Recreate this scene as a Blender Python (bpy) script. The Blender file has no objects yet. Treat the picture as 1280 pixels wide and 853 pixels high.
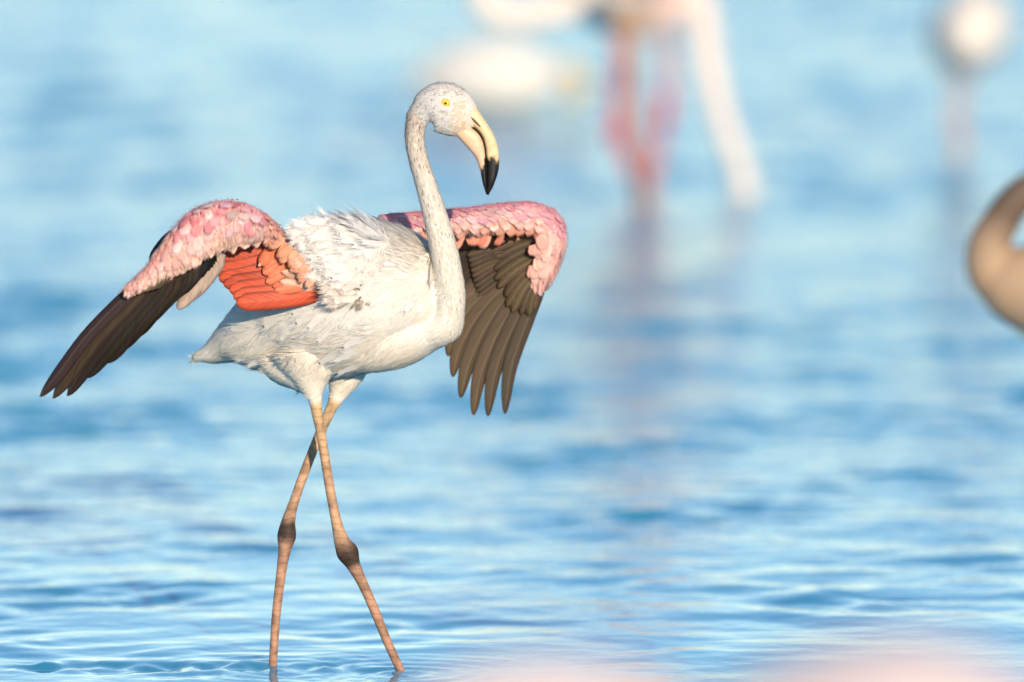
import bpy, math, random
import numpy as np
from mathutils import Vector, Matrix

random.seed(7)
rng = np.random.default_rng(7)
scene = bpy.context.scene
COL = scene.collection

# ------------------------------------------------------------------ camera
W, H = 1280.0, 853.0            # photograph size used for the measurements below
F = 11800.0                     # focal length in photograph pixels (long telephoto)
CAM_Z = 2.47
TH = math.atan(1047.5 / F)      # pitch below the horizontal
Y0 = 20.0                       # distance of the bird in focus
cam_d = bpy.data.cameras.new('camera')
cam = bpy.data.objects.new('camera', cam_d)
COL.objects.link(cam)
scene.camera = cam
cam.location = (0, 0, CAM_Z)
cam.rotation_euler = (math.pi / 2 - TH, 0, 0)
cam_d.sensor_width = 36.0
cam_d.lens = 36.0 * F / W
cam_d.clip_start = 0.5
cam_d.clip_end = 20000
cam_d.dof.use_dof = True
cam_d.dof.focus_distance = 20.02
cam_d.dof.aperture_fstop = cam_d.lens / 1000 / 0.20
cam_d.dof.aperture_blades = 0

# ------------------------------------------------------------------ light
SUN_AZ, SUN_EL = math.radians(16), math.radians(14.5)      # to the right of straight behind the camera
to_sun = Vector((math.sin(SUN_AZ) * math.cos(SUN_EL), -math.cos(SUN_AZ) * math.cos(SUN_EL), math.sin(SUN_EL)))
world = bpy.data.worlds.new('World')
scene.world = world
world.use_nodes = True
wn = world.node_tree
bg = wn.nodes['Background']
sky = wn.nodes.new('ShaderNodeTexSky')
sky.sky_type = 'NISHITA'
sky.sun_disc = False
sky.sun_elevation = SUN_EL
sky.sun_rotation = math.atan2(to_sun.x, to_sun.y)
sky.air_density = 1.0
sky.dust_density = 0.0
sky.ozone_density = 3.0
bg.inputs['Strength'].default_value = 0.15
wn.links.new(sky.outputs[0], bg.inputs['Color'])
sun_d = bpy.data.lights.new('sun', 'SUN')
sun_d.energy = 4.0
sun_d.angle = math.radians(0.5)
sun_d.color = (1.0, 0.83, 0.61)
sun = bpy.data.objects.new('sun', sun_d)
sun.rotation_euler = (-to_sun).to_track_quat('-Z', 'Y').to_euler()
sun.location = (8, -10, 12)
COL.objects.link(sun)

scene.view_settings.view_transform = 'Standard'
scene.view_settings.look = 'None'
scene.view_settings.exposure = 0.45
scene.view_settings.gamma = 1.0
scene.render.engine = 'CYCLES'
scene.cycles.use_denoising = True
scene.cycles.max_bounces = 6
scene.cycles.caustics_reflective = False
scene.cycles.caustics_refractive = False

# ------------------------------------------------------------------ pixel -> place
CT, ST = math.cos(TH), math.sin(TH)
def at(px, py, y):
    """point on the vertical plane at distance y seen through a photograph pixel"""
    a, b = (px - W / 2) / F, (H / 2 - py) / F
    d = (a, CT + b * ST, -ST + b * CT)
    k = y / d[1]
    return Vector((d[0] * k, y, CAM_Z + d[2] * k))
def proj(P):
    """world points (n,3) -> photograph pixels"""
    P = np.asarray(P, float)
    x, y, z = P[:, 0], P[:, 1], P[:, 2] - CAM_Z
    dep = y * CT - z * ST
    up = y * ST + z * CT
    return np.stack([W / 2 + F * x / dep, H / 2 - F * up / dep], 1)

# ------------------------------------------------------------------ materials
def new_mat(name):
    m = bpy.data.materials.new(name)
    m.use_nodes = True
    nt = m.node_tree
    for n in list(nt.nodes):
        if n.type != 'OUTPUT_MATERIAL':
            nt.nodes.remove(n)
    return m, nt, nt.nodes['Material Output']
def N(nt, kind, **kw):
    n = nt.nodes.new(kind)
    for k, v in kw.items():
        if k in n.inputs:
            n.inputs[k].default_value = v
        else:
            setattr(n, k, v)
    return n
def mixc(nt, fac, a, b, blend='MIX'):
    n = nt.nodes.new('ShaderNodeMix')
    n.data_type = 'RGBA'
    n.blend_type = blend
    for sock, v in ((n.inputs[0], fac), (n.inputs[6], a), (n.inputs[7], b)):
        if isinstance(v, (int, float)):
            sock.default_value = v
        elif isinstance(v, tuple):
            sock.default_value = v if len(v) == 4 else (*v, 1)
        else:
            nt.links.new(v, sock)
    return n.outputs[2]
def mth(nt, op, a, b=None, c=None):
    n = nt.nodes.new('ShaderNodeMath')
    n.operation = op
    for i, v in enumerate((a, b, c)):
        if v is None:
            continue
        if isinstance(v, (int, float)):
            n.inputs[i].default_value = v
        else:
            nt.links.new(v, n.inputs[i])
    return n.outputs[0]
def ramp(nt, fac, stops):
    n = nt.nodes.new('ShaderNodeValToRGB')
    el = n.color_ramp.elements
    while len(el) < len(stops):
        el.new(0.5)
    for e, (p, c) in zip(el, stops):
        e.position = p
        e.color = (c, c, c, 1) if isinstance(c, (int, float)) else (*c, 1)
    nt.links.new(fac, n.inputs[0])
    return n.outputs[0]
def soft_shader(nt, out, colour, trans=0.25, rough=0.85, spec=0.15, normal=None, sheen=0.0):
    p = N(nt, 'ShaderNodeBsdfPrincipled')
    p.inputs['Roughness'].default_value = rough
    p.inputs['Specular IOR Level'].default_value = spec
    p.inputs['Sheen Weight'].default_value = sheen
    t = N(nt, 'ShaderNodeBsdfTranslucent')
    mx = N(nt, 'ShaderNodeMixShader')
    mx.inputs[0].default_value = trans
    nt.links.new(colour, p.inputs['Base Color'])
    nt.links.new(colour, t.inputs['Color'])
    if normal is not None:
        nt.links.new(normal, p.inputs['Normal'])
        nt.links.new(normal, t.inputs['Normal'])
    nt.links.new(p.outputs[0], mx.inputs[1])
    nt.links.new(t.outputs[0], mx.inputs[2])
    nt.links.new(mx.outputs[0], out.inputs[0])

def mat_skin():
    """body skin and short down; the colour is stored on the vertices, scale rings on the legs"""
    m, nt, out = new_mat('bird_body')
    at_ = N(nt, 'ShaderNodeAttribute', attribute_name='col')
    leg = N(nt, 'ShaderNodeAttribute', attribute_name='leg')
    tc = N(nt, 'ShaderNodeTexCoord')
    ns = N(nt, 'ShaderNodeTexNoise', Scale=160.0, Detail=5.0)
    nt.links.new(tc.outputs['Object'], ns.inputs['Vector'])
    ns2 = N(nt, 'ShaderNodeTexNoise', Scale=38.0, Detail=4.0)
    nt.links.new(tc.outputs['Object'], ns2.inputs['Vector'])
    c = mixc(nt, 0.18, at_.outputs['Color'], ramp(nt, ns.outputs[0], [(0.3, 0.35), (0.7, 1.0)]), 'MULTIPLY')
    # scale rings across the shank
    sep = N(nt, 'ShaderNodeSeparateXYZ')
    nt.links.new(tc.outputs['Object'], sep.inputs[0])
    zz = mth(nt, 'ADD', mth(nt, 'MULTIPLY', sep.outputs[2], 62.0), mth(nt, 'MULTIPLY', ns2.outputs[0], 1.3))
    rings = mth(nt, 'FRACT', zz)
    line = ramp(nt, rings, [(0.0, 0.78), (0.08, 0.8), (0.22, 1.0), (0.88, 1.0), (1.0, 0.78)])
    blotch = ramp(nt, ns2.outputs[0], [(0.36, 0.55), (0.60, 1.0)])
    cl = mixc(nt, 1.0, mixc(nt, 1.0, at_.outputs['Color'], line, 'MULTIPLY'), blotch, 'MULTIPLY')
    c = mixc(nt, leg.outputs['Fac'], c, cl)
    b = N(nt, 'ShaderNodeBump', Strength=0.5, Distance=0.004)
    nt.links.new(mixc(nt, leg.outputs['Fac'], ns.outputs[0], line), b.inputs['Height'])
    p = N(nt, 'ShaderNodeBsdfPrincipled', Roughness=0.62)
    p.inputs['Specular IOR Level'].default_value = 0.25
    nt.links.new(c, p.inputs['Base Color'])
    nt.links.new(b.outputs[0], p.inputs['Normal'])
    nt.links.new(p.outputs[0], out.inputs[0])
    return m
def mat_plume():
    m, nt, out = new_mat('body_plumage')
    a = N(nt, 'ShaderNodeAttribute', attribute_name='col')
    soft_shader(nt, out, a.outputs['Color'], trans=0.34, rough=0.9, spec=0.06)
    return m
def mat_feather(name='feather_vane', lo=0.6, hi=1.15, trans=0.12, rough=0.55, spec=0.3, edge_dark=0.3):
    """vaned feather: colour comes from the object, barbs run out from the shaft"""
    m, nt, out = new_mat(name)
    oi = N(nt, 'ShaderNodeObjectInfo')
    uv = N(nt, 'ShaderNodeUVMap')
    sep = N(nt, 'ShaderNodeSeparateXYZ')
    nt.links.new(uv.outputs[0], sep.inputs[0])
    av = mth(nt, 'ABSOLUTE', mth(nt, 'SUBTRACT', sep.outputs[0], 0.5))
    ph = mth(nt, 'SUBTRACT', mth(nt, 'MULTIPLY', sep.outputs[1], 34.0), mth(nt, 'MULTIPLY', av, 16.0))
    cmb = N(nt, 'ShaderNodeCombineXYZ')
    nt.links.new(ph, cmb.inputs[0])
    nt.links.new(mth(nt, 'MULTIPLY', oi.outputs['Random'], 50.0), cmb.inputs[1])
    nt.links.new(mth(nt, 'MULTIPLY', sep.outputs[0], 2.0), cmb.inputs[2])
    ns = N(nt, 'ShaderNodeTexNoise', Scale=1.0, Detail=3.0)
    nt.links.new(cmb.outputs[0], ns.inputs['Vector'])
    barb = ramp(nt, ns.outputs[0], [(0.25, lo), (0.7, hi)])
    shaft = ramp(nt, av, [(0.0, 1.0), (0.03, 1.0), (0.06, 0.0)])
    edge = ramp(nt, av, [(0.30, 1.0), (0.5, edge_dark)])
    c = mixc(nt, 1.0, oi.outputs['Color'], barb, 'MULTIPLY')
    c = mixc(nt, 1.0, c, edge, 'MULTIPLY')
    hv = N(nt, 'ShaderNodeHueSaturation')
    nt.links.new(mth(nt, 'MULTIPLY_ADD', oi.outputs['Random'], 0.3, 0.85), hv.inputs['Value'])
    nt.links.new(c, hv.inputs['Color'])
    c = mixc(nt, mth(nt, 'MULTIPLY', shaft, 0.10), hv.outputs[0], (0.42, 0.33, 0.24))
    bp = N(nt, 'ShaderNodeBump', Strength=0.35, Distance=0.002)
    nt.links.new(barb, bp.inputs['Height'])
    soft_shader(nt, out, c, trans=trans, rough=rough, spec=spec, normal=bp.outputs[0])
    return m
def mat_plain(name, col, rough=0.5, spec=0.4, noise=0.0, nscale=200.0, coat=0.0, col2=None):
    m, nt, out = new_mat(name)
    p = N(nt, 'ShaderNodeBsdfPrincipled', Roughness=rough)
    p.inputs['Specular IOR Level'].default_value = spec
    p.inputs['Coat Weight'].default_value = coat
    tc = N(nt, 'ShaderNodeTexCoord')
    ns = N(nt, 'ShaderNodeTexNoise', Scale=nscale, Detail=4.0)
    nt.links.new(tc.outputs['Object'], ns.inputs['Vector'])
    c2 = col2 or tuple(v * (1 - noise) for v in col)
    c = mixc(nt, ramp(nt, ns.outputs[0], [(0.35, 0.0), (0.68, 1.0)]), c2, col)
    nt.links.new(c, p.inputs['Base Color'])
    nt.links.new(p.outputs[0], out.inputs[0])
    return m
def mat_bill():
    m, nt, out = new_mat('bill_horn')
    a = N(nt, 'ShaderNodeAttribute', attribute_name='col')
    tc = N(nt, 'ShaderNodeTexCoord')
    ns = N(nt, 'ShaderNodeTexNoise', Scale=70.0, Detail=5.0)
    nt.links.new(tc.outputs['Object'], ns.inputs['Vector'])
    c = mixc(nt, 0.5, a.outputs['Color'], ramp(nt, ns.outputs[0], [(0.3, (0.75, 0.62, 0.55)), (0.65, (1.05, 1.0, 1.0))]), 'MULTIPLY')
    p = N(nt, 'ShaderNodeBsdfPrincipled', Roughness=0.45)
    p.inputs['Specular IOR Level'].default_value = 0.35
    nt.links.new(c, p.inputs['Base Color'])
    nt.links.new(p.outputs[0], out.inputs[0])
    return m
def mat_water():
    m, nt, out = new_mat('lagoon_water')
    tc = N(nt, 'ShaderNodeTexCoord')
    mp = N(nt, 'ShaderNodeMapping')
    mp.inputs['Scale'].default_value = (1.0, 1.0, 1.0)
    nt.links.new(tc.outputs['Object'], mp.inputs[0])
    n1 = N(nt, 'ShaderNodeTexNoise', Scale=7.0, Detail=3.0, Roughness=0.5)
    nt.links.new(mp.outputs[0], n1.inputs['Vector'])
    b = N(nt, 'ShaderNodeBump', Strength=0.25, Distance=0.03)
    nt.links.new(n1.outputs[0], b.inputs['Height'])
    sy = N(nt, 'ShaderNodeSeparateXYZ')
    nt.links.new(tc.outputs['Object'], sy.inputs[0])
    mr = N(nt, 'ShaderNodeMapRange')          # windier further out from the shore
    for k_, v_ in ((1, 20.5), (2, 27.0), (3, 0.12), (4, 1.0)):
        mr.inputs[k_].default_value = v_
    nt.links.new(sy.outputs[1], mr.inputs[0])
    nt.links.new(mr.outputs[0], b.inputs['Strength'])
    # slow drifts of silt colour
    n2 = N(nt, 'ShaderNodeTexNoise', Scale=0.5, Detail=3.0)
    nt.links.new(tc.outputs['Object'], n2.inputs['Vector'])
    c = mixc(nt, ramp(nt, n2.outputs[0], [(0.35, 0.0), (0.65, 1.0)]), (0.025, 0.26, 0.42), (0.035, 0.30, 0.46))
    p = N(nt, 'ShaderNodeBsdfPrincipled', Roughness=0.10, IOR=1.33)
    nt.links.new(c, p.inputs['Base Color'])
    nt.links.new(b.outputs[0], p.inputs['Normal'])
    nt.links.new(p.outputs[0], out.inputs[0])
    return m
M_SKIN, M_PLUME, M_FEATHER, M_BILL = mat_skin(), mat_plume(), mat_feather(), mat_bill()
M_COVERT = mat_feather('covert_vane', 0.82, 1.08, 0.30, 0.85, 0.1, 0.9)
M_DARK = mat_plain('dark_horn', (0.012, 0.010, 0.010), 0.35, 0.5, 0.3)
M_IRIS = mat_plain('yellow_iris', (0.85, 0.62, 0.06), 0.15, 0.5, 0.25, 600, coat=0.6)
M_RING = mat_plain('eye_ring', (0.72, 0.50, 0.13), 0.6, 0.3, 0.3, 300)
M_PUPIL = mat_plain('pupil', (0.005, 0.005, 0.005), 0.1, 0.5, coat=0.6)
M_BED = mat_plain('lake_mud', (0.16, 0.13, 0.09), 0.9, 0.2, 0.4, 3)

# ------------------------------------------------------------------ object helpers
def link(name, me, mat=None, parent=None, loc=None, color=None):
    o = bpy.data.objects.new(name, me)
    COL.objects.link(o)
    if mat is not None and me is not None and not me.materials:
        me.materials.append(mat)
    if parent is not None:
        o.parent = parent
        o.matrix_parent_inverse = PARENT_INV[parent.name]
    if loc is not None:
        o.location = loc
    if color is not None:
        o.color = (*color, 1)
    return o
PARENT_INV = {}
def register(o):
    """remember the inverse of an object's own world place, so children can be given world coordinates"""
    PARENT_INV[o.name] = Matrix.Translation(REST[o.name]).inverted()
REST = {}
def note(o, loc):
    REST[o.name] = Vector(loc)
    register(o)
    return o
def mesh_from(name, V, Fc, smooth=True):
    me = bpy.data.meshes.new(name)
    V = np.asarray(V, np.float32)
    me.from_pydata(V.tolist(), [], Fc if isinstance(Fc, list) else Fc.tolist())
    if smooth:
        me.polygons.foreach_set('use_smooth', np.ones(len(me.polygons), bool))
    me.update()
    return me
def fast_mesh(name, V, T):
    """V (n,3), T (m,k) with constant k"""
    me = bpy.data.meshes.new(name)
    k = T.shape[1]
    me.vertices.add(len(V))
    me.vertices.foreach_set('co', np.ascontiguousarray(V, np.float32).ravel())
    me.loops.add(T.size)
    me.loops.foreach_set('vertex_index', np.ascontiguousarray(T, np.int32).ravel())
    me.polygons.add(len(T))
    me.polygons.foreach_set('loop_start', np.arange(0, T.size, k, dtype=np.int32))
    me.polygons.foreach_set('use_smooth', np.ones(len(T), bool))
    me.update(calc_edges=True)
    return me
def set_col(me, C, name='col'):
    a = me.color_attributes.new(name, 'FLOAT_COLOR', 'POINT')
    C = np.asarray(C, np.float32)
    if C.shape[1] == 3:
        C = np.concatenate([C, np.ones((len(C), 1), np.float32)], 1)
    a.data.foreach_set('color', C.ravel())
def catmull(P, n):
    """resample rows of P (m,k) with a Catmull-Rom curve, n samples per span"""
    P = np.asarray(P, float)
    E = np.vstack([2 * P[0] - P[1], P, 2 * P[-1] - P[-2]])
    out = []
    for i in range(len(P) - 1):
        a, b, c, d = E[i:i + 4]
        for t in np.linspace(0, 1, n, endpoint=False):
            out.append(0.5 * (2 * b + (c - a) * t + (2 * a - 5 * b + 4 * c - d) * t * t + (3 * b - a - 3 * c + d) * t ** 3))
    out.append(P[-1])
    return np.array(out)
def nrm(v):
    v = np.asarray(v, float)
    return v / (np.linalg.norm(v, axis=-1, keepdims=True) + 1e-12)
def loft(rows, per=5, seg=20, side=(0, 1, 0)):
    """rows: x,y,z,r_inplane,r_side -> verts, faces, path samples; closed with rounded caps"""
    R = catmull(rows, per)
    R[:, 3:] = np.maximum(R[:, 3:], 0.0008)
    C = R[:, :3]
    T = nrm(np.gradient(C, axis=0))
    S = np.asarray(side, float)[None] - (T @ np.asarray(side, float))[:, None] * T
    S = nrm(S)
    Nn = np.cross(S, T)
    a = np.linspace(0, 2 * math.pi, seg, endpoint=False)
    V, Fc = [], []
    for i in range(len(C)):
        V.append(C[i] + R[i, 3] * np.cos(a)[:, None] * Nn[i] + R[i, 4] * np.sin(a)[:, None] * S[i])
    V = np.concatenate(V)
    n = len(C)
    for i in range(n - 1):
        for j in range(seg):
            k = (j + 1) % seg
            Fc.append([i * seg + j, i * seg + k, (i + 1) * seg + k, (i + 1) * seg + j])
    V = np.vstack([V, C[0] - T[0] * min(R[0, 3], R[0, 4]) * 0.6, C[-1] + T[-1] * min(R[-1, 3], R[-1, 4]) * 0.6])
    b0, b1 = len(V) - 2, len(V) - 1
    for j in range(seg):
        k = (j + 1) % seg
        Fc.append([b0, k, j])
        Fc.append([b1, (n - 1) * seg + j, (n - 1) * seg + k])
    return V, Fc, R, T, Nn, S
def rows_px(pts, s=1.0, dy0=0.0):
    """pts: px, py, dy(m), r_inplane(px), r_depth(px) -> metric rows for a bird whose picture scale is s"""
    out = []
    for px, py, dy, r, rd in pts:
        p = at(px, py, Y0 / s + dy + dy0)
        k = 1.0 / (590.0 * s)
        out.append((p.x, p.y, p.z, r * k, rd * k))
    return out

def fuse(name, parts, voxel, smooth_it=3):
    """join closed shells and remesh them to one continuous skin"""
    V, Fc, off = [], [], 0
    for v, f in parts:
        V.append(v)
        Fc += [[i + off for i in q] for q in f]
        off += len(v)
    me = mesh_from(name, np.concatenate(V), Fc)
    o = bpy.data.objects.new(name, me)
    COL.objects.link(o)
    r = o.modifiers.new('r', 'REMESH')
    r.mode = 'VOXEL'
    r.voxel_size = voxel
    if smooth_it:
        sm = o.modifiers.new('s', 'SMOOTH')
        sm.factor = 0.5
        sm.iterations = smooth_it
    dg = bpy.context.evaluated_depsgraph_get()
    me2 = bpy.data.meshes.new_from_object(o.evaluated_get(dg))
    bpy.data.objects.remove(o)
    bpy.data.meshes.remove(me)
    me2.name = name
    me2.polygons.foreach_set('use_smooth', np.ones(len(me2.polygons), bool))
    return me2
def coords(me):
    a = np.empty(len(me.vertices) * 3, np.float32)
    me.vertices.foreach_get('co', a)
    return a.reshape(-1, 3).astype(float)
def shift(me, loc):
    V = coords(me) - np.asarray(loc)
    me.vertices.foreach_set('co', V.astype(np.float32).ravel())
    me.update()
def lerp_col(t, stops):
    t = np.asarray(t)
    p = [s[0] for s in stops]
    return np.stack([np.interp(t, p, [s[1][k] for s in stops]) for k in range(3)], -1)

# ------------------------------------------------------------------ water
def build_water():
    def axis(fine, far, growth=1.35):
        v = list(fine)
        st = fine[-1] - fine[-2]
        while v[-1] < far:
            st *= growth
            v.append(v[-1] + st)
        return np.array(v)
    xp = axis(np.concatenate([np.arange(0, 2.4, 0.02), np.arange(2.4, 5.0, 0.04), np.arange(5.0, 11.0, 0.08)]), 4000, 1.1)
    xs = np.concatenate([-xp[:0:-1], xp])
    yf = axis(np.concatenate([np.arange(17.6, 25, 0.02), np.arange(25, 34, 0.03), np.arange(34, 62, 0.05), np.arange(62, 80, 0.12)]), 9000, 1.12)
    yb = axis(np.concatenate([np.array([0, 0.06])]), 400)
    ys = np.concatenate([17.6 - yb[:0:-1], yf])
    X, Y = np.meshgrid(xs, ys)
    dx = np.gradient(xs)[None, :]
    dyy = np.gradient(ys)[:, None]
    res = np.maximum(dx, dyy * 0.8) + 0 * X
    Z = np.zeros_like(X)
    r = np.random.default_rng(21)
    # wind patches that make some stretches livelier than others
    patch = np.zeros_like(X)
    for _ in range(14):
        lam = r.uniform(1.6, 7.0)
        th = r.uniform(0, math.pi)
        patch += np.sin(2 * math.pi / lam * (0.45 * X * math.cos(th) + Y * math.sin(th)) + r.uniform(0, 6.3))
    patch = 1.0 + 0.42 * np.clip(patch / math.sqrt(7), -1.6, 1.6)
    local = np.zeros_like(X)
    for _ in range(16):
        lam = r.uniform(0.45, 1.5)
        th = r.uniform(0, math.pi)
        local += np.sin(2 * math.pi / lam * (X * math.cos(th) + Y * math.sin(th)) + r.uniform(0, 6.3))
    patch = patch * np.clip(0.72 + 0.62 * local / math.sqrt(8), 0.22, 2.2)
    q = np.clip((Y - 23) / 7, 0, 1)
    patch = patch * (1 + 0.45 * q * q * (3 - 2 * q))
    n = 90
    sig = 0.066
    for i in range(n):
        lam = math.exp(r.uniform(math.log(0.075), math.log(0.75)))
        th = r.normal(0, 0.8)
        k = 2 * math.pi / lam
        wgt = 1.1 if lam < 0.28 else (0.28 / lam) ** 0.55
        amp = sig * math.sqrt(2.0 / n) / k * wgt
        fade = np.clip((lam / res - 2.6) / 2.5, 0, 1)
        w = np.sin(k * (X * math.sin(th) + Y * math.cos(th)) + r.uniform(0, 6.3))
        Z += amp * fade * w * (patch if lam < 0.6 else 1.0)
    # rings round the legs and the churned trail behind the left leg
    for (cx, cy, a, l) in RINGS:
        R = np.hypot(X - cx, (Y - cy))
        m = R < 1.2
        Z[m] += (a * np.cos(2 * math.pi * R[m] / l) * np.exp(-R[m] / 0.16))
    tx, ty = TRAIL
    m = (np.abs(Y - ty) < 0.5) & (X < tx + 0.35) & (X > tx - 1.6)
    env = np.exp(-((Y[m] - ty) / 0.075) ** 2) * np.clip((tx + 0.3 - X[m]) / 0.2, 0, 1)
    q = np.zeros(m.sum())
    for _ in range(26):
        lam = r.uniform(0.045, 0.14)
        th = r.uniform(0, 2 * math.pi)
        q += np.sin(2 * math.pi / lam * (X[m] * math.sin(th) + Y[m] * math.cos(th)) + r.uniform(0, 6.3)) * lam
    Z[m] += 0.010 * q * env
    ny, nx = X.shape
    V = np.stack([X, Y, Z], -1).reshape(-1, 3)
    idx = np.arange(ny * nx).reshape(ny, nx)
    Q = np.stack([idx[:-1, :-1], idx[:-1, 1:], idx[1:, 1:], idx[1:, :-1]], -1).reshape(-1, 4)
    me = fast_mesh('water', V, Q)
    o = link('water', me, mat_water())
    o['kind'] = 'structure'
    bed = mesh_from('lake_bed', [(-4000, -400, -0.085), (4000, -400, -0.085), (4000, 9000, -0.085), (-4000, 9000, -0.085)], [[0, 1, 2, 3]])
    b = link('lake_bed', bed, M_BED)
    b['kind'] = 'structure'
def on_water(px, py):
    a, b = (px - W / 2) / F, (H / 2 - py) / F
    d = Vector((a, CT + b * ST, -ST + b * CT))
    return d * (CAM_Z / -d.z)
c1, c2 = on_water(341, 838), on_water(501, 843)
RINGS = [(c1.x, c1.y, 0.003, 0.06), (c2.x, c2.y, 0.0035, 0.065)]
TRAIL = (c1.x, c1.y + 0.06)
build_water()

# ------------------------------------------------------------------ birds: shared builders
def wet_foot(p, heading, k):
    """webbed foot lying on the lake bed under the ankle point p"""
    V, Fc = [], []
    hx, hy = heading
    for a, L in ((-0.6, 0.075), (0, 0.09), (0.6, 0.075)):
        dx, dy = hx * math.cos(a) - hy * math.sin(a), hx * math.sin(a) + hy * math.cos(a)
        rows = [(p.x, p.y, -0.07, .008, .008), (p.x + dx * L * .5, p.y + dy * L * .5, -0.074, .007, .007), (p.x + dx * L, p.y + dy * L, -0.08, .004, .004)]
        v, f, *_ = loft(rows, 3, 8, side=(-dy, dx, 0))
        V.append((v, f))
    return V
def bill_parts(bill_root, s, dy, ridge, gape, lower, wid, palette, dark_u=0.6, dark_l=0.62):
    """two mandibles lofted between traced profile lines, each a solid horn"""
    Rg, Gp, Lw = (catmull(np.array(c, float), 8) for c in (ridge, gape, lower))
    def resample(C, n):
        d = np.r_[0, np.cumsum(np.linalg.norm(np.diff(C, axis=0), axis=1))]
        t = np.linspace(0, d[-1], n)
        return np.stack([np.interp(t, d, C[:, i]) for i in range(C.shape[1])], 1)
    n, seg = 34, 18
    Rg, Gp, Lw = resample(Rg, n), resample(Gp, n), resample(Lw, n)
    k = 1 / (590.0 * s)
    for nm, A, B, dk, col in (('upper_mandible', Rg, Gp, dark_u, palette[0]), ('lower_mandible', Gp, Lw, dark_l, palette[1])):
        V, Cc = [], []
        for i in range(n):
            t = i / (n - 1)
            a = np.array(at(A[i, 0], A[i, 1], Y0 / s + dy))
            b = np.array(at(B[i, 0], B[i, 1], Y0 / s + dy))
            gap = 0.0
            c = (a + b) / 2
            hv = (a - b) / 2 * (1 - gap)
            w = np.interp(t, [0, .25, .6, .85, 1], wid) * k * (1.0 if nm == 'upper_mandible' else 0.92)
            for j in range(seg):
                th = 2 * math.pi * j / seg
                ca, sa = math.cos(th), math.sin(th)
                pw = lambda v: math.copysign(abs(v) ** 0.8, v)
                V.append(c + hv * pw(ca) + np.array([0, w, 0]) * pw(sa))
                edge = 0.05 * (math.sin(5 * th) * .5 + ca)
                f = np.clip((t - dk - edge * (1 if nm == 'upper_mandible' else -1)) / 0.025, 0, 1)
                Cc.append(np.array(col) * (1 - f) + np.array((0.010, 0.009, 0.009)) * f)
        Fc = [[i * seg + j, i * seg + (j + 1) % seg, (i + 1) * seg + (j + 1) % seg, (i + 1) * seg + j] for i in range(n - 1) for j in range(seg)]
        Fc += [list(range(seg))[::-1], [(n - 1) * seg + j for j in range(seg)]]
        loc = V[0]
        me = mesh_from(nm, np.array(V) - loc, Fc)
        set_col(me, np.array(Cc))
        o = link(nm, me, M_BILL, bill_root, loc)
        note(o, loc)
    # dark lip line along the gape
    rows = []
    for i in range(n):
        p = at(Gp[i, 0], Gp[i, 1], Y0 / s + dy)
        t = i / (n - 1)
        w = np.interp(t, [0, .25, .6, .85, 1], wid) * k
        rows.append((p.x, p.y, p.z, (.5 if t < .9 else .3) * k, w * 1.02 + 0.25 * k))
    v, f, *_ = loft(rows, 1, 12)
    me = mesh_from('lip_line', v - v[0], f)
    link('lip_line', me, M_DARK, bill_root, Vector(v[0]))
def uv_ball(r, seg=16, rings=10, sc=(1, 1, 1)):
    V, Fc = [(0, 0, r * sc[2])], []
    for i in range(1, rings):
        a = math.pi * i / rings
        for j in range(seg):
            b = 2 * math.pi * j / seg
            V.append((r * sc[0] * math.sin(a) * math.cos(b), r * sc[1] * math.sin(a) * math.sin(b), r * sc[2] * math.cos(a)))
    V.append((0, 0, -r * sc[2]))
    for j in range(seg):
        Fc.append([0, 1 + j, 1 + (j + 1) % seg])
        e = 1 + (rings - 2) * seg
        Fc.append([len(V) - 1, e + (j + 1) % seg, e + j])
    for i in range(rings - 2):
        for j in range(seg):
            Fc.append([1 + i * seg + j, 1 + (i + 1) * seg + j, 1 + (i + 1) * seg + (j + 1) % seg, 1 + i * seg + (j + 1) % seg])
    return V, Fc
def eye(root, p, r, sgn):
    v, f = uv_ball(r, sc=(1, 0.6, 1))
    me = mesh_from('eye', v, f)
    e = note(link('eye', me, M_IRIS, root, p), p)
    v, f = uv_ball(r * 0.42, sc=(1, 0.6, 1))
    q = p + Vector((0, sgn * r * 0.45, 0))
    link('pupil', mesh_from('pupil', v, f), M_PUPIL, e, q)
    a = np.linspace(0, 2 * math.pi, 25)
    rows = [(p.x + 1.12 * r * math.cos(t), p.y, p.z + 1.12 * r * math.sin(t), r * .27, r * .27) for t in a]
    v, f, *_ = loft(rows, 1, 8)
    link('eye_ring', mesh_from('eye_ring', v - np.array(p), f), M_RING, e, p)

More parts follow.
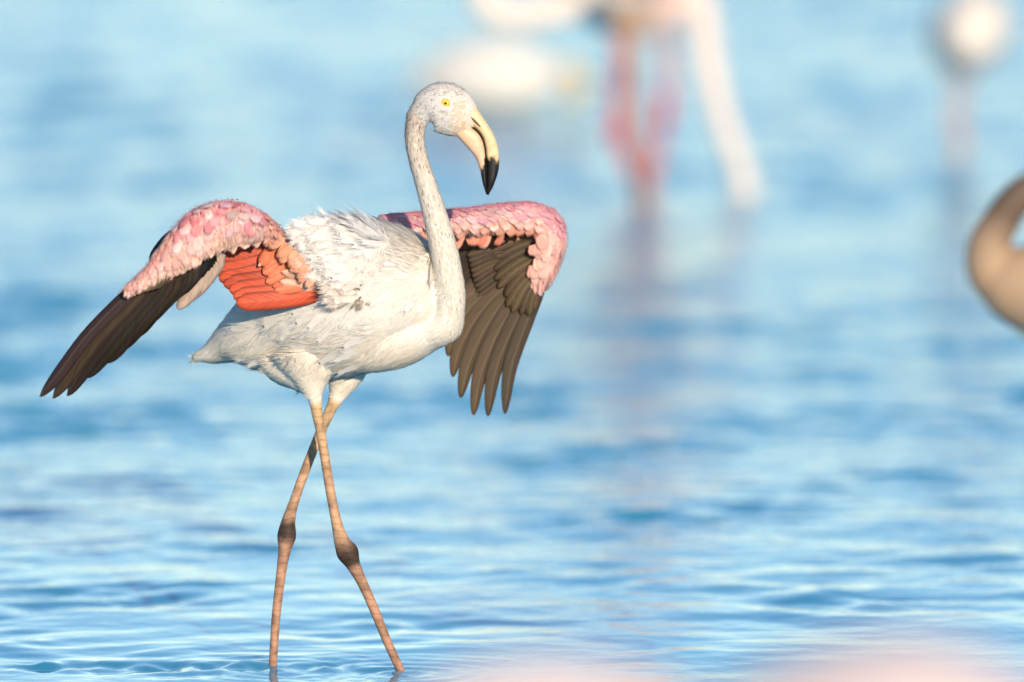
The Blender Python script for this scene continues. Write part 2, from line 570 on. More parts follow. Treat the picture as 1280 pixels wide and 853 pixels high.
def bird(name, label, group, s, strands, feet, palette, voxel=0.005, dy0=0.0):
    """strands: {kind: [rows in px]}; one continuous skin for trunk, neck, head and legs"""
    root_loc = Vector((sum(f.x for f in feet) / len(feet), sum(f.y for f in feet) / len(feet), -0.08))
    root = bpy.data.objects.new(name, None)
    COL.objects.link(root)
    root.location = root_loc
    note(root, root_loc)
    root['label'] = label
    root['category'] = 'flamingo'
    if group:
        root['group'] = group
    shells, samples = [], []
    for kind, pts in strands:
        rows = rows_px(pts, s, dy0)
        v, f, R, T, Nn, S = loft(rows, 6, 24 if kind == 'body' else 16)
        shells.append((v, f))
        for i in range(len(R)):
            samples.append((*R[i, :3], max(R[i, 3], R[i, 4]) if kind != 'body' else (R[i, 3] + R[i, 4]) / 2, i / (len(R) - 1), kind, *T[i]))
    for p, hd in [(f, palette['heading']) for f in feet]:
        shells += wet_foot(p, hd, s)
    me = fuse('body', shells, voxel)
    V = coords(me)
    sp = np.array([x[:4] for x in samples])
    par = np.array([x[4] for x in samples])
    kinds = np.array([x[5] for x in samples])
    tang = np.array([x[6:9] for x in samples])
    best = np.full(len(V), 1e9)
    bi = np.zeros(len(V), int)
    for i in range(len(sp)):
        d = np.linalg.norm(V - sp[i, :3], axis=1) - sp[i, 3]
        q = d < best
        best[q], bi[q] = d[q], i
    kind, t = kinds[bi], par[bi]
    C = np.zeros((len(V), 3))
    leg = np.zeros(len(V))
    for kd in set(kinds):
        q = kind == kd
        if not q.any():
            continue
        if kd == 'leg':
            C[q] = lerp_col(t[q], palette['leg'])
            leg[q] = np.clip((t[q] - palette.get('bare', 0.2)) / 0.05, 0, 1)
        else:
            C[q] = lerp_col(t[q], palette[kd])
    low = V[:, 2] < -0.02
    C[low] = palette['leg'][-1][1]
    set_col(me, C)
    a = me.attributes.new('leg', 'FLOAT', 'POINT')
    a.data.foreach_set('value', leg.astype(np.float32))
    shift(me, root_loc)
    body = link('body', me, M_SKIN, root, root_loc)
    note(body, root_loc)
    return root, body, dict(V=V, kind=kind, t=t, T=tang[bi], C=C, me=me, loc=root_loc)

# ---- feathers
def plume_templates():
    """downy contour feathers: a narrow vane with loose barbs that fray towards the tip"""
    out = []
    for sd in range(6):
        r = np.random.default_rng(100 + sd)
        V, T = [], []
        n = 7
        prof = lambda u: 0.40 * math.sin(math.pi * (0.08 + 0.80 * min(u, 1)) ** 0.9) ** 0.8
        for i in range(n):
            u = i / (n - 1)
            w = 0.5 * prof(u)
            z = -0.10 * u * u
            V += [(u * 0.88, -w, z - 0.02), (u * 0.88, 0, z + 0.015), (u * 0.88, w, z - 0.02)]
        for i in range(n - 1):
            for j in range(2):
                a = i * 3 + j
                T += [(a, a + 1, a + 4), (a, a + 4, a + 3)]
        for sgn in (-1, 1):
            for i in range(24):
                u0 = 0.06 + 0.86 * i / 23 + r.uniform(-.02, .02)
                w0 = prof(u0)
                ang = r.uniform(0.5, 0.8) * (1.1 - 0.75 * u0)
                bx, by = u0 * 0.88 - 0.05, sgn * w0 * 0.30
                L = (w0 * r.uniform(.75, 1.15) + .05) / max(math.sin(ang + .15), .3)
                L = min(L, .42)
                ex, ey = bx + L * math.cos(ang), by + sgn * L * math.sin(ang)
                z0 = -0.10 * u0 * u0
                b = len(V)
                V += [(bx, by, z0 - .01), (bx + .045, by + sgn * .004, z0 - .01), (ex, ey, z0 - 0.04 + r.uniform(-.02, .02))]
                T.append((b, b + 1, b + 2))
        for i in range(8):
            y = r.uniform(-.14, .14)
            b = len(V)
            V += [(.76, y - .022, -.07), (.76, y + .022, -.07), (r.uniform(.94, 1.14), y * 1.7, -.12 + r.uniform(-.02, .02))]
            T.append((b, b + 1, b + 2))
        out.append((np.array(V), np.array(T)))
    return out
PLUMES = plume_templates()
SLIVER = (np.array([(0, -.11, 0), (0, .11, 0), (.5, .13, .06), (.5, -.13, .06), (1, 0, .04)]), np.array([(0, 1, 2), (0, 2, 3), (3, 2, 4)]))
def scatter(P, D, Nn, L, Wd, Cc, Bn, templates):
    """one mesh from many small feathers: roots P, directions D, face normals Nn"""
    D = nrm(D)
    S = nrm(np.cross(Nn, D))
    U = np.cross(D, S)
    VV, TT, CC, NN, off = [], [], [], [], 0
    pick = rng.integers(0, len(templates), len(P))
    for k, (tv, tt) in enumerate(templates):
        q = np.where(pick == k)[0]
        if len(q) == 0:
            continue
        v = (P[q, None, :] + D[q, None, :] * (tv[None, :, 0:1] * L[q, None, None]) + S[q, None, :] * (tv[None, :, 1:2] * Wd[q, None, None])
             + U[q, None, :] * (tv[None, :, 2:3] * L[q, None, None]))
        VV.append(v.reshape(-1, 3))
        TT.append((tt[None] + (np.arange(len(q)) * len(tv))[:, None, None] + off).reshape(-1, 3))
        CC.append(np.repeat(Cc[q], len(tv), 0))
        NN.append(np.repeat(nrm(Nn[q] * .7 + Bn[q]), len(tv), 0))
        off += len(q) * len(tv)
    VV, TT, CC, NN = (np.concatenate(a) for a in (VV, TT, CC, NN))
    fn = np.cross(VV[TT[:, 1]] - VV[TT[:, 0]], VV[TT[:, 2]] - VV[TT[:, 0]])
    flip = np.sum(fn * NN[TT[:, 0]], 1) < 0
    TT[flip] = TT[flip][:, ::-1]
    return VV, TT, CC, NN
def surface_samples(me, V, n, mask=None):
    """area-weighted random points on a mesh: vertex index list (dense even mesh), so plain vertices do"""
    idx = np.arange(len(V)) if mask is None else np.where(mask)[0]
    return rng.choice(idx, n, replace=len(idx) < n)
def vnormals(me):
    a = np.empty(len(me.vertices) * 3, np.float32)
    me.vertex_normals.foreach_get('vector', a)
    return a.reshape(-1, 3).astype(float)

def vane_profile(u, tip):
    """half width along a feather, 0..1"""
    base = np.clip(u / 0.12, 0, 1) ** 0.6
    end = np.sqrt(np.clip(1 - ((u - tip) / (1 - tip)).clip(0, 1) ** 2, 0, 1))
    return (0.25 + 0.75 * base) * end
def vane(name, pts, width, parent, color, face=(0, -1, 0), tip=0.8, camber=0.12, lead=0.5, twist=0.0, n=17):
    """a flight feather along world points pts; face is the way its broad side looks"""
    P = catmull(np.array([tuple(p) for p in pts]), max(2, n // (len(pts) - 1)))
    d = np.r_[0, np.cumsum(np.linalg.norm(np.diff(P, axis=0), axis=1))]
    u = 1 - (1 - np.linspace(0, 1, n)) ** 1.6
    tt = u * d[-1]
    P = np.stack([np.interp(tt, d, P[:, k]) for k in range(3)], 1)
    T = nrm(np.gradient(P, axis=0))
    f = nrm(np.asarray(face, float))
    S = nrm(np.cross(T, f))
    Nn = np.cross(S, T)
    Nn = np.where((Nn @ f)[:, None] < 0, -Nn, Nn)
    w = vane_profile(u, tip) * width
    cols = np.array([-1, -0.5, -0.04, 0.04, 0.5, 1.0])
    V, UV = [], []
    for i in range(n):
        for c in cols:
            off = c * w[i] * ((1 - lead) if c > 0 else lead) * 1.0
            h = -camber * width * c * c + (0.035 * width if abs(c) < .1 else 0)
            sl = twist * c * width
            V.append(P[i] + S[i] * off + Nn[i] * (h + sl))
            UV.append((0.5 + 0.5 * c, u[i]))
    m = len(cols)
    Fc = [[i * m + j, i * m + j + 1, (i + 1) * m + j + 1, (i + 1) * m + j] for i in range(n - 1) for j in range(m - 1)]
    loc = Vector(P[0])
    me = mesh_from(name, np.array(V) - np.array(loc), Fc)
    ul = me.uv_layers.new(name='UVMap')
    li = np.empty(len(me.loops), np.int32)
    me.loops.foreach_get('vertex_index', li)
    ul.data.foreach_set('uv', np.array(UV, np.float32)[li].ravel())
    return link(name, me, M_FEATHER, parent, loc, color)
def covert_meshes():
    out = []
    for k, tip in enumerate((0.45, 0.55, 0.62, 0.3)):
        r = np.random.default_rng(k)
        n = 6
        V, UV, Fc = [], [], []
        cols = (-1, -.5, 0, .5, 1)
        zf = lambda u, c: -0.035 * c * c + 0.05 * math.sin(u * 2.6) - 0.06 * u * u
        for i in range(n):
            u = 0.86 * i / (n - 1)
            w = float(vane_profile(np.array(u), tip)) * 0.5
            for j, c in enumerate(cols):
                V.append((u, c * w, zf(u, c)))
                UV.append((0.5 + 0.5 * c, u))
        Fc += [[i * 5 + j, (i + 1) * 5 + j, (i + 1) * 5 + j + 1, i * 5 + j + 1] for i in range(n - 1) for j in range(4)]
        # loose barbs fraying the edge and tip
        for i in range(15):
            a = math.pi * (i / 14 - 0.5) * 1.15
            bx, by = 0.70 + 0.14 * math.cos(a), 0.45 * float(vane_profile(np.array(.8), tip)) * math.sin(a)
            L = r.uniform(.16, .26) * (0.45 + 0.55 * math.cos(a * .9))
            ex, ey = bx + L, by + L * .25 * math.sin(a)
            px_, py_ = -math.sin(a) * .055, math.cos(a) * .055
            b = len(V)
            for (qx, qy) in ((bx - px_, by - py_), (ex, ey), (bx + px_, by + py_)):
                V.append((qx, qy, zf(min(qx, 1.1), qy * 2) - (.02 if (qx, qy) == (ex, ey) else 0)))
                UV.append((0.5 + qy * .9, min(qx, 1)))
            Fc.append([b, b + 1, b + 2])
        me = mesh_from('covert_feather', V, Fc)
        ul = me.uv_layers.new(name='UVMap')
        li = np.empty(len(me.loops), np.int32)
        me.loops.foreach_get('vertex_index', li)
        ul.data.foreach_set('uv', np.array(UV, np.float32)[li].ravel())
        me.materials.append(M_COVERT)
        out.append(me)
    return out
COVERTS = covert_meshes()
def covert(parent, P, D, Nn, L, Wd, color, kind=None, name='covert_feather'):
    D = Vector(D).normalized()
    S = Vector(Nn).cross(D).normalized()
    U = D.cross(S)
    M = Matrix((D * L, S * Wd, U * L)).transposed().to_4x4()
    M.translation = Vector(P)
    o = bpy.data.objects.new(name, random.choice(COVERTS) if kind is None else COVERTS[kind])
    COL.objects.link(o)
    o.parent = parent
    o.matrix_basis = PARENT_INV[parent.name] @ M
    o.color = (*color, 1)
    return o
def vary(c, a=0.12):
    k = 1 + random.uniform(-a, a)
    return tuple(min(0.95, max(0.005, v * k * (1 + random.uniform(-a * .4, a * .4)))) for v in c)
def mixt(a, b, t):
    return tuple(x * (1 - t) + y * t for x, y in zip(a, b))

WHITE = (0.80, 0.775, 0.75)
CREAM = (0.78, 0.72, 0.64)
GREY = (0.56, 0.53, 0.52)
BROWN = (0.30, 0.235, 0.19)
LEGC = (0.54, 0.31, 0.18)
KNEE = (0.13, 0.075, 0.05)

# ------------------------------------------------------------------ the flamingo in focus
def main_bird():
    B = [(246, 446, .10, 6, 9), (264, 441, .09, 14, 20), (292, 427, .08, 29, 42), (330, 412, .06, 54, 64), (370, 388, .04, 80, 82),
         (415, 376, .01, 97, 92), (460, 370, -.02, 95, 92), (500, 372, -.05, 82, 80), (530, 382, -.07, 58, 56), (548, 396, -.08, 34, 34)]
    Br = [(400, 415, .0, 56, 60), (450, 417, -.03, 50, 58), (495, 414, -.055, 46, 52), (530, 407, -.075, 36, 40), (553, 401, -.09, 25, 28)]
    Sh = [(492, 322, -.09, 18, 18), (455, 314, -.11, 34, 28), (412, 309, -.125, 32, 26), (386, 305, -.13, 18, 15), (372, 302, -.132, 7, 7)]
    Th = [(350, 430, .03, 38, 44), (360, 452, .005, 32, 38), (374, 468, -.025, 22, 26), (386, 482, -.045, 13, 15)]
    Nk = [(540, 408, -.09, 30, 30), (556, 404, -.108, 24, 24), (562.5, 388, -.12, 18.5, 19), (563, 365, -.126, 18.5, 19), (559.5, 340, -.128, 18, 18),
          (554, 310, -.126, 17, 17), (546, 278, -.12, 15.5, 15.5), (537.5, 248, -.11, 13.8, 14), (529, 220, -.10, 12.6, 13), (522, 196, -.093, 12, 12.5),
          (518.5, 174, -.087, 12.3, 12.5), (520, 156, -.083, 13.2, 13), (525, 143, -.082, 15.5, 14), (534, 136, -.082, 19, 16)]
    Hd = [(524, 142, -.082, 11, 10), (534, 134, -.082, 22, 17), (548, 132.5, -.082, 30.5, 20.5), (562, 137.5, -.082, 32.5, 20.5), (574, 145, -.082, 29, 17.5), (585, 152, -.082, 22, 13), (592, 156, -.082, 14, 9)]
    R1 = [(385, 440, -.045, 42, 40), (389, 468, -.05, 28, 27), (392, 490, -.055, 13, 13), (394.5, 503, -.057, 8.5, 8.5), (397, 521, -.058, 6.8, 7), (401.6, 544, -.06, 6.2, 6.3), (411.5, 606, -.062, 6.2, 6.3), (420, 650, -.064, 6.8, 6.8),
          (427, 676, -.066, 10, 9.5), (434.5, 691, -.066, 14.2, 12), (442, 707, -.065, 9.2, 8.5), (453.5, 730, -.063, 6.7, 6.7), (467.7, 762, -.06, 6.3, 6.3), (484, 802, -.055, 5.8, 6), (501, 839, -.05, 5.6, 6), (519, 877, -.045, 5.8, 6)]
    L1 = [(436, 440, .05, 34, 34), (431, 468, .045, 24, 24), (424, 490, .042, 13, 13), (418, 503, .04, 8.5, 9), (411, 517, .038, 7, 7.2), (397, 549, .035, 6.4, 6.5), (380, 592, .03, 6.2, 6.4), (367, 629, .025, 6.6, 6.6),
          (360.5, 652, .022, 9, 8.6), (358.4, 670, .02, 12.2, 10.5), (355.8, 688, .018, 8.2, 8), (351, 720, .014, 6.4, 6.4), (345, 772, .01, 5.8, 6), (341, 832, .005, 5.4, 5.8), (338.5, 876, 0, 5.6, 6)]
    pal = dict(heading=(0.95, -0.3),
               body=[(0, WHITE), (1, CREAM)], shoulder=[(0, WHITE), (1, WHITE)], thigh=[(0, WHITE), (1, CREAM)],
               neck=[(0, CREAM), (.3, (0.78, 0.72, 0.64)), (.55, (0.77, 0.70, 0.62)), (.72, (0.68, 0.59, 0.50)), (.88, (0.48, 0.39, 0.32)), (1, (0.52, 0.46, 0.42))],
               head=[(0, (0.45, 0.40, 0.37)), (.25, GREY), (.6, (0.62, 0.57, 0.53)), (.85, (0.68, 0.52, 0.36)), (1, (0.7, 0.5, 0.3))],
               leg=[(0, CREAM), (.16, CREAM), (.22, (0.64, 0.42, 0.22)), (.40, LEGC), (.54, (0.52, 0.30, 0.18)), (.58, (0.16, 0.09, 0.06)), (.60, (0.06, 0.035, 0.025)), (.645, (0.07, 0.04, 0.03)), (.68, (0.40, 0.22, 0.14)), (.78, (0.48, 0.25, 0.155)), (1, (0.44, 0.22, 0.14))],
               bare=0.19)
    feet = [at(519, 877, Y0 - .045), at(338.5, 876, Y0)]
    root, body, D = bird('flamingo', 'white and pink flamingo striding with both wings half spread, sharp against the water', None, 1.0,
                         [('body', B), ('body', Br), ('thigh', Th), ('shoulder', Sh), ('neck', Nk), ('head', Hd), ('leg', R1), ('leg', L1)], feet, pal, voxel=0.0034)
    # ---------- plumage
    V, kind, me = D['V'], D['kind'], D['me']
    nr = vnormals(me)
    px = proj(V)
    tail = nrm(np.array(at(243, 446, Y0 + .10)) - np.array(at(540, 385, Y0 - .07)))
    P, Dr, Nn, L, Wd, Cc, Bn = [], [], [], [], [], [], []
    def add(idx, flow, lift, ln, wd, col, spread=0.25, sink=0.004):
        n = nr[idx]
        f = flow - np.sum(flow * n, 1, keepdims=True) * n
        f = nrm(f + rng.normal(0, spread, f.shape) * 1.0)
        f = nrm(f - np.sum(f * n, 1, keepdims=True) * n)
        l = lift[:, None]
        d = f * np.cos(l) + n * np.sin(l)
        P.append(V[idx] - n * sink)
        Dr.append(d)
        Nn.append(n * np.cos(l) - f * np.sin(l) + rng.normal(0, .12, n.shape))
        L.append(ln); Wd.append(wd); Cc.append(col); Bn.append(n)
    def whites(n, base=WHITE, a=0.05, tint=0.008):
        c = np.array(base)[None] * (1 + rng.normal(0, a, (n, 1)))
        return np.clip(c * (1 + rng.normal(0, tint, (n, 3))), .03, .93)
    isb = (kind == 'body') | (kind == 'shoulder')
    u = rng.uniform
    # trunk: short close feathers everywhere
    idx = surface_samples(me, V, 4200, isb)
    n = len(idx)
    x, y = px[idx, 0], px[idx, 1]
    shortn = np.clip((x - 470) / 80, 0, 1) * np.clip((y - 330) / 60, 0, 1)         # sleek breast
    shortn = np.maximum(shortn, np.clip((y - 440) / 30, 0, 1) * .7)
    shortn = np.maximum(shortn, np.clip((335 - x) / 40, 0, 1) * .8)
    ln = (0.062 - 0.043 * shortn) * u(.75, 1.3, n)
    flow = np.repeat(tail[None], n, 0) + np.array([0, 0, -0.25])
    cream = np.maximum(np.clip((x - 430) / 110, 0, 1) * .7, np.clip((y - 380) / 60, 0, 1))[:, None]  # lower body: buff stain plus warm bounce light put into the colour
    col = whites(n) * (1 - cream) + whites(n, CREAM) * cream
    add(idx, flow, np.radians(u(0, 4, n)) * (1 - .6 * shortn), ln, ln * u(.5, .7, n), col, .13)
    # long loose scapulars over the back and shoulder
    m = isb & (px[:, 1] < 372) & (px[:, 0] < 545) & (px[:, 0] > 350)
    idx = surface_samples(me, V, 420, m)
    n = len(idx)
    x, y = px[idx, 0], px[idx, 1]
    up = np.clip((300 - y) / 40, 0, 1)
    ln = u(.055, .10, n) * (1 - 0.35 * np.clip((x - 480) / 60, 0, 1))
    flow = np.repeat(tail[None], n, 0) + np.array([0, 0, -0.35])[None] + up[:, None] * np.array([0.1, 0, 0.75])
    add(idx, flow, np.radians(u(1, 7, n)), ln, ln * u(.36, .55, n), whites(n, (0.82, 0.80, 0.79)), .16)
    # big soft shoulder feathers sweeping back over the wing root
    idx = surface_samples(me, V, 420, (kind == 'shoulder') & (nr[:, 1] < .3))
    n = len(idx)
    ln = u(.05, .10, n) * np.clip((px[idx, 0] - 340) / 60, .4, 1)
    add(idx, np.repeat(np.array([[-1, -.12, -.12]]), n, 0), np.radians(u(1, 10, n)), ln, ln * u(.4, .6, n), whites(n, (0.83, 0.81, 0.80), .04), .16)
    # wind-ruffled crest along the back
    m = isb & (px[:, 1] < 292) & (px[:, 0] > 395) & (px[:, 0] < 535)
    idx = surface_samples(me, V, 90, m)
    n = len(idx)
    ln = u(.035, .075, n)
    flow = np.repeat(np.array([[-0.75, 0.1, 0.8]]), n, 0)
    add(idx, flow, np.radians(u(8, 24, n)), ln, ln * u(.22, .34, n), whites(n, (0.83, 0.81, 0.80)), .3)
    # loose flank tufts and ventral fluff
    m = isb & (px[:, 1] > 375) & (px[:, 1] < 470) & (px[:, 0] > 325) & (px[:, 0] < 470)
    idx = surface_samples(me, V, 300, m)
    n = len(idx)
    ln = u(.05, .095, n)
    flow = np.repeat(tail[None], n, 0) + np.array([0, 0, -0.15])
    add(idx, flow, np.radians(u(4, 13, n)), ln, ln * u(.4, .6, n), whites(n, (0.79, 0.755, 0.715)), .2)
    # ruffled patch under the wing, its feathers coloured darker
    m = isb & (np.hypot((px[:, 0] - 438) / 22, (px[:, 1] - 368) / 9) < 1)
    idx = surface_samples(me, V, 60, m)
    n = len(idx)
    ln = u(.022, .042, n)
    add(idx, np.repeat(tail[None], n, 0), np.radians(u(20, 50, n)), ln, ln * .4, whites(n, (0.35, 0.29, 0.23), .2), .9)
    # tail point
    m = isb & (px[:, 0] < 305) & (px[:, 0] > 262)
    idx = surface_samples(me, V, 160, m)
    n = len(idx)
    ln = u(.022, .042, n)
    add(idx, np.repeat(tail[None], n, 0), np.radians(u(0, 2, n)), ln, ln * .5, whites(n, (0.76, 0.74, 0.73)), .05)
    # thighs
    m = ((kind == 'leg') & (px[:, 1] < 500) & (px[:, 1] > 440)) | (kind == 'thigh')
    idx = surface_samples(me, V, 700, m)
    n = len(idx)
    ln = u(.014, .026, n) * np.clip((512 - px[idx, 1]) / 40, .35, 1)
    add(idx, np.where((kind[idx] == 'thigh')[:, None], tail[None] + np.array([[.3, 0, -.9]]), D['T'][idx]), np.radians(u(0, 2, n)), ln, ln * .55, whites(n, CREAM), .16, .003)
    for k_ in range(150):
        f_ = random.random()
        rx, ry = 398 + 50 * f_ + random.uniform(-6, 12), 276 + 98 * f_ + random.uniform(-8, 8)
        a_ = np.array(at(rx, ry, Y0 - .160 + .03 * max(0, .35 - f_)))
        b_ = np.array(at(rx - random.uniform(20, 38), ry + random.uniform(-3, 16), Y0 - random.uniform(.200, .222)))
        d_ = b_ - a_
        l_ = float(np.linalg.norm(d_)) * 1.05
        P.append(a_[None]); Dr.append(d_[None]); Nn.append(np.array([[.1, -1, .3]])); L.append(np.array([l_])); Wd.append(np.array([l_ * random.uniform(.4, .6)]))
        Cc.append(whites(1, (0.84, 0.81, 0.79) if f_ < .75 else (0.83, 0.75, 0.69))); Bn.append(nrm(np.array([[.25, -1, .35]])))
    v1, t1, c1_, n1_ = scatter(*(np.concatenate(a) for a in (P, Dr, Nn, L, Wd, Cc, Bn)), PLUMES)
    # neck and head: fine hair-like down
    P, Dr, Nn, L, Wd, Cc, Bn = [], [], [], [], [], [], []
    # fine loose filaments over the whole trunk, combed in wavering locks
    m = isb | (kind == 'thigh') | ((kind == 'leg') & (px[:, 1] < 496))
    idx = surface_samples(me, V, 36000, m)
    n = len(idx)
    x, y = px[idx, 0], px[idx, 1]
    shortn = np.maximum(np.clip((x - 470) / 80, 0, 1) * np.clip((y - 330) / 60, 0, 1), np.clip((y - 445) / 30, 0, 1))
    shortn = np.maximum(shortn, np.clip((300 - x) / 40, 0, 1))
    ph = np.stack([np.sin(x / 13 + y / 21), np.sin(x / 17 - y / 11 + 2), np.sin(y / 9 + x / 31 + 4)], 1)
    upz = np.clip((300 - y) / 40, 0, 1)[:, None]
    flow = tail[None] + np.array([[0, 0, -.25]]) + ph * .33 * (1 - .6 * shortn[:, None]) + upz * np.array([[.05, 0, .45]])
    ln = u(.02, .042, n) * (1 - .6 * shortn)
    cream = np.maximum(np.clip((x - 430) / 110, 0, 1) * .7, np.clip((y - 380) / 60, 0, 1))[:, None]  # filaments carry the same buff stain and painted warm bounce
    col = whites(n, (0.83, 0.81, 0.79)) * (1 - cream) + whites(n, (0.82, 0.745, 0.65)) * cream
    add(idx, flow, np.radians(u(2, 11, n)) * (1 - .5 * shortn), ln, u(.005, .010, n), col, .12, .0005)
    m = (kind == 'neck')
    idx = surface_samples(me, V, 7000, m)
    n = len(idx)
    tt = D['t'][idx]
    ln = u(.008, .017, n)
    base = D['C'][idx] * 1.02
    sp = (rng.random(n) < np.interp(tt, [0, .3, .6, .8, 1], [.0, .01, .05, .24, .30]))[:, None]
    base = np.where(sp, base * .5, base * u(.88, 1.12, (n, 1)))
    base = np.where((rng.random(n) < .25)[:, None] & (tt > .5)[:, None], np.array([[.68, .63, .58]]), base)
    add(idx, -D['T'][idx], np.radians(u(2, 9, n)), ln, ln * .8, np.clip(base, 0, .9), .16, .001)
    m = (kind == 'head') & (px[:, 0] < 583)
    idx = surface_samples(me, V, 4200, m)
    idx = idx[np.hypot(px[idx, 0] - 557, px[idx, 1] - 128) > 10]
    n = len(idx)
    ln = u(.004, .009, n)
    base = np.where((rng.random(n) < .22)[:, None], np.array([[.40, .37, .35]]), np.array([[.72, .685, .66]]) * u(.85, 1.1, (n, 1)))
    nearbill = (np.clip((px[idx, 0] - 560) / 16, 0, 1) * np.clip((px[idx, 1] - 122) / 8, 0, 1))[:, None]
    base = base * (1 - nearbill * .8) + np.array([[.76, .56, .33]]) * nearbill * .8
    dark_nape = np.clip((px[idx, 1] - 118) / 30, 0, 1) * np.clip((540 - px[idx, 0]) / 14, 0, 1)
    base = base * (1 - .45 * dark_nape[:, None])
    add(idx, np.repeat(np.array([[-.8, 0, -.45]]), n, 0), np.radians(u(5, 18, n)), ln, ln * .85, np.clip(base, 0, .9), .2, .0005)
    v2, t2, c2_, n2_ = scatter(*(np.concatenate(a) for a in (P, Dr, Nn, L, Wd, Cc, Bn)), [SLIVER])
    vv = np.concatenate([v1, v2])
    tt_ = np.concatenate([t1, t2 + len(v1)])
    pm = fast_mesh('plumage', vv - np.array(D['loc']), tt_)
    set_col(pm, np.concatenate([c1_, c2_]))
    pm.normals_split_custom_set_from_vertices(np.concatenate([n1_, n2_]))
    pl = link('plumage', pm, M_PLUME, body, D['loc'])
    pl['kind'] = 'stuff'
    # ---------- bill and eyes
    bp = at(588, 150, Y0 - .082)
    bl = mesh_from('bill', np.array([(0, 0, 0)]), [])
    v, f, *_ = loft([(p.x - bp.x, p.y - bp.y, p.z - bp.z, r / 590, d / 590) for p, r, d in
                     ((at(570, 148, Y0 - .082), 17, 11), (at(582, 152, Y0 - .082), 21, 12.5), (at(590, 157, Y0 - .082), 17, 10))], 4, 16)
    bl = mesh_from('bill', v, f)
    set_col(bl, np.repeat([[0.76, 0.60, 0.40]], len(v), 0))
    bill = note(link('bill', bl, M_BILL, root, bp), bp)
    bill_parts(bill, 1.0, -.082,
               [(583, 127), (592, 130), (606, 150), (617.5, 169), (623.5, 190), (623.5, 211), (617.5, 231), (610.5, 244.5)],
               [(572, 151.5), (581, 153), (590, 158), (600, 167), (605.5, 180), (607.7, 199), (608.5, 222), (609, 243)],
               [(571, 170), (578, 178), (588, 189), (595, 198.5), (600, 213), (603.5, 230), (608, 244)],
               [11.5, 10.5, 8.2, 6.2, 1.5], ((0.78, 0.56, 0.32), (0.74, 0.49, 0.32)), .60, .60)
    nos = [at(px_, py_, Y0 - .082 - 11.2 / 590) for px_, py_ in ((589, 147), (594, 152), (600.5, 158.5))]
    v, f, *_ = loft([(p.x, p.y, p.z, w / 590, 1.2 / 590) for p, w in zip(nos, (.4, 1.3, .5))], 4, 8)
    link('nostril', mesh_from('nostril', v - np.array(nos[0]), f), M_DARK, bill, nos[0])
    e = at(557, 128, Y0 - .082)
    hy = 19.3 / 590
    eye(root, e + Vector((0, -hy, 0)), 4.3 / 590, -1)
    eye(root, e + Vector((0, hy, 0)), 4.3 / 590, 1)
    # ---------- wings
    PINK, DEEP, PEACH, PALE = (0.83, 0.34, 0.37), (0.80, 0.21, 0.27), (0.87, 0.50, 0.36), (0.86, 0.66, 0.56)
    RED, CORAL = (0.72, 0.105, 0.045), (0.84, 0.27, 0.14)
    DARKB, BLACK = (0.078, 0.045, 0.021), (0.016, 0.012, 0.010)
    def wing(rows, sgn):
        R_ = rows_px(rows)
        v, f, R, T, Nn_, S = loft(R_, 6, 18)
        loc = Vector(R_[0][:3])
        me_ = mesh_from('wing', v - np.array(loc), f)
        set_col(me_, np.repeat([PINK], len(v), 0))
        w = note(link('wing', me_, M_PLUME, root, loc), loc)
        return w, R, T, Nn_ * sgn, S
    def tube_point(W_, t, a):
        """t along 0..1, a angle from the leading edge (0) over the camera side (90) to the trailing edge (180)"""
        w, R, T, Nn_, S = W_
        i = t * (len(R) - 1)
        k = min(int(i), len(R) - 2)
        f = i - k
        Rr = R[k] * (1 - f) + R[k + 1] * f
        n_ = nrm(Nn_[k] * (1 - f) + Nn_[k + 1] * f)
        s_ = -nrm(S[k] * (1 - f) + S[k + 1] * f)
        tt2 = nrm(T[k] * (1 - f) + T[k + 1] * f)
        ca, sa = math.cos(a), math.sin(a)
        P_ = Rr[:3] + n_ * Rr[3] * ca + s_ * Rr[4] * sa
        no = nrm(n_ * ca / Rr[3] + s_ * sa / Rr[4])
        down = nrm(-n_ * Rr[3] * sa + s_ * Rr[4] * ca)
        return P_, no, down, tt2, Rr
    def wing_down(W_, n_, pick, t0, t1, a0, a1, l0, l1):
        """hair-fine barbs over the coverts of a wing"""
        P, Dr, Nn, L, Wd, Cc, Bn = [], [], [], [], [], [], []
        for _ in range(n_):
            t, a = random.uniform(t0, t1), math.radians(random.uniform(a0, a1))
            P_, no, dn, tg, Rr = tube_point(W_, t, a)
            q = (math.degrees(a) - a0) / (a1 - a0)
            c, out_ = pick(t, q)
            wob = .35 * math.sin(t * 46 + q * 5) + .25 * math.sin(q * 17 - t * 23)
            d = nrm(dn + tg * (out_ + wob + random.uniform(-.15, .15)) + no * random.uniform(.02, .22))
            sc_ = float(np.interp(Rr[3] * 590, [4, 14], [.5, 1]))
            P.append(P_ + no * random.uniform(0, .0035)); Dr.append(d); Nn.append(no); Bn.append(no)
            L.append(random.uniform(l0, l1) * sc_); Wd.append(random.uniform(.007, .013)); Cc.append(c)
        v_, t_, c_, nn_ = scatter(*(np.array(x_) for x_ in (P, Dr, Nn, L, Wd, Cc, Bn)), [SLIVER])
        w_ = W_[0]
        me_ = fast_mesh('wing_down', v_ - np.array(REST[w_.name]), t_)
        set_col(me_, c_)
        me_.normals_split_custom_set_from_vertices(nn_)
        o_ = link('wing_down', me_, M_PLUME, w_, REST[w_.name])
        o_['kind'] = 'stuff'
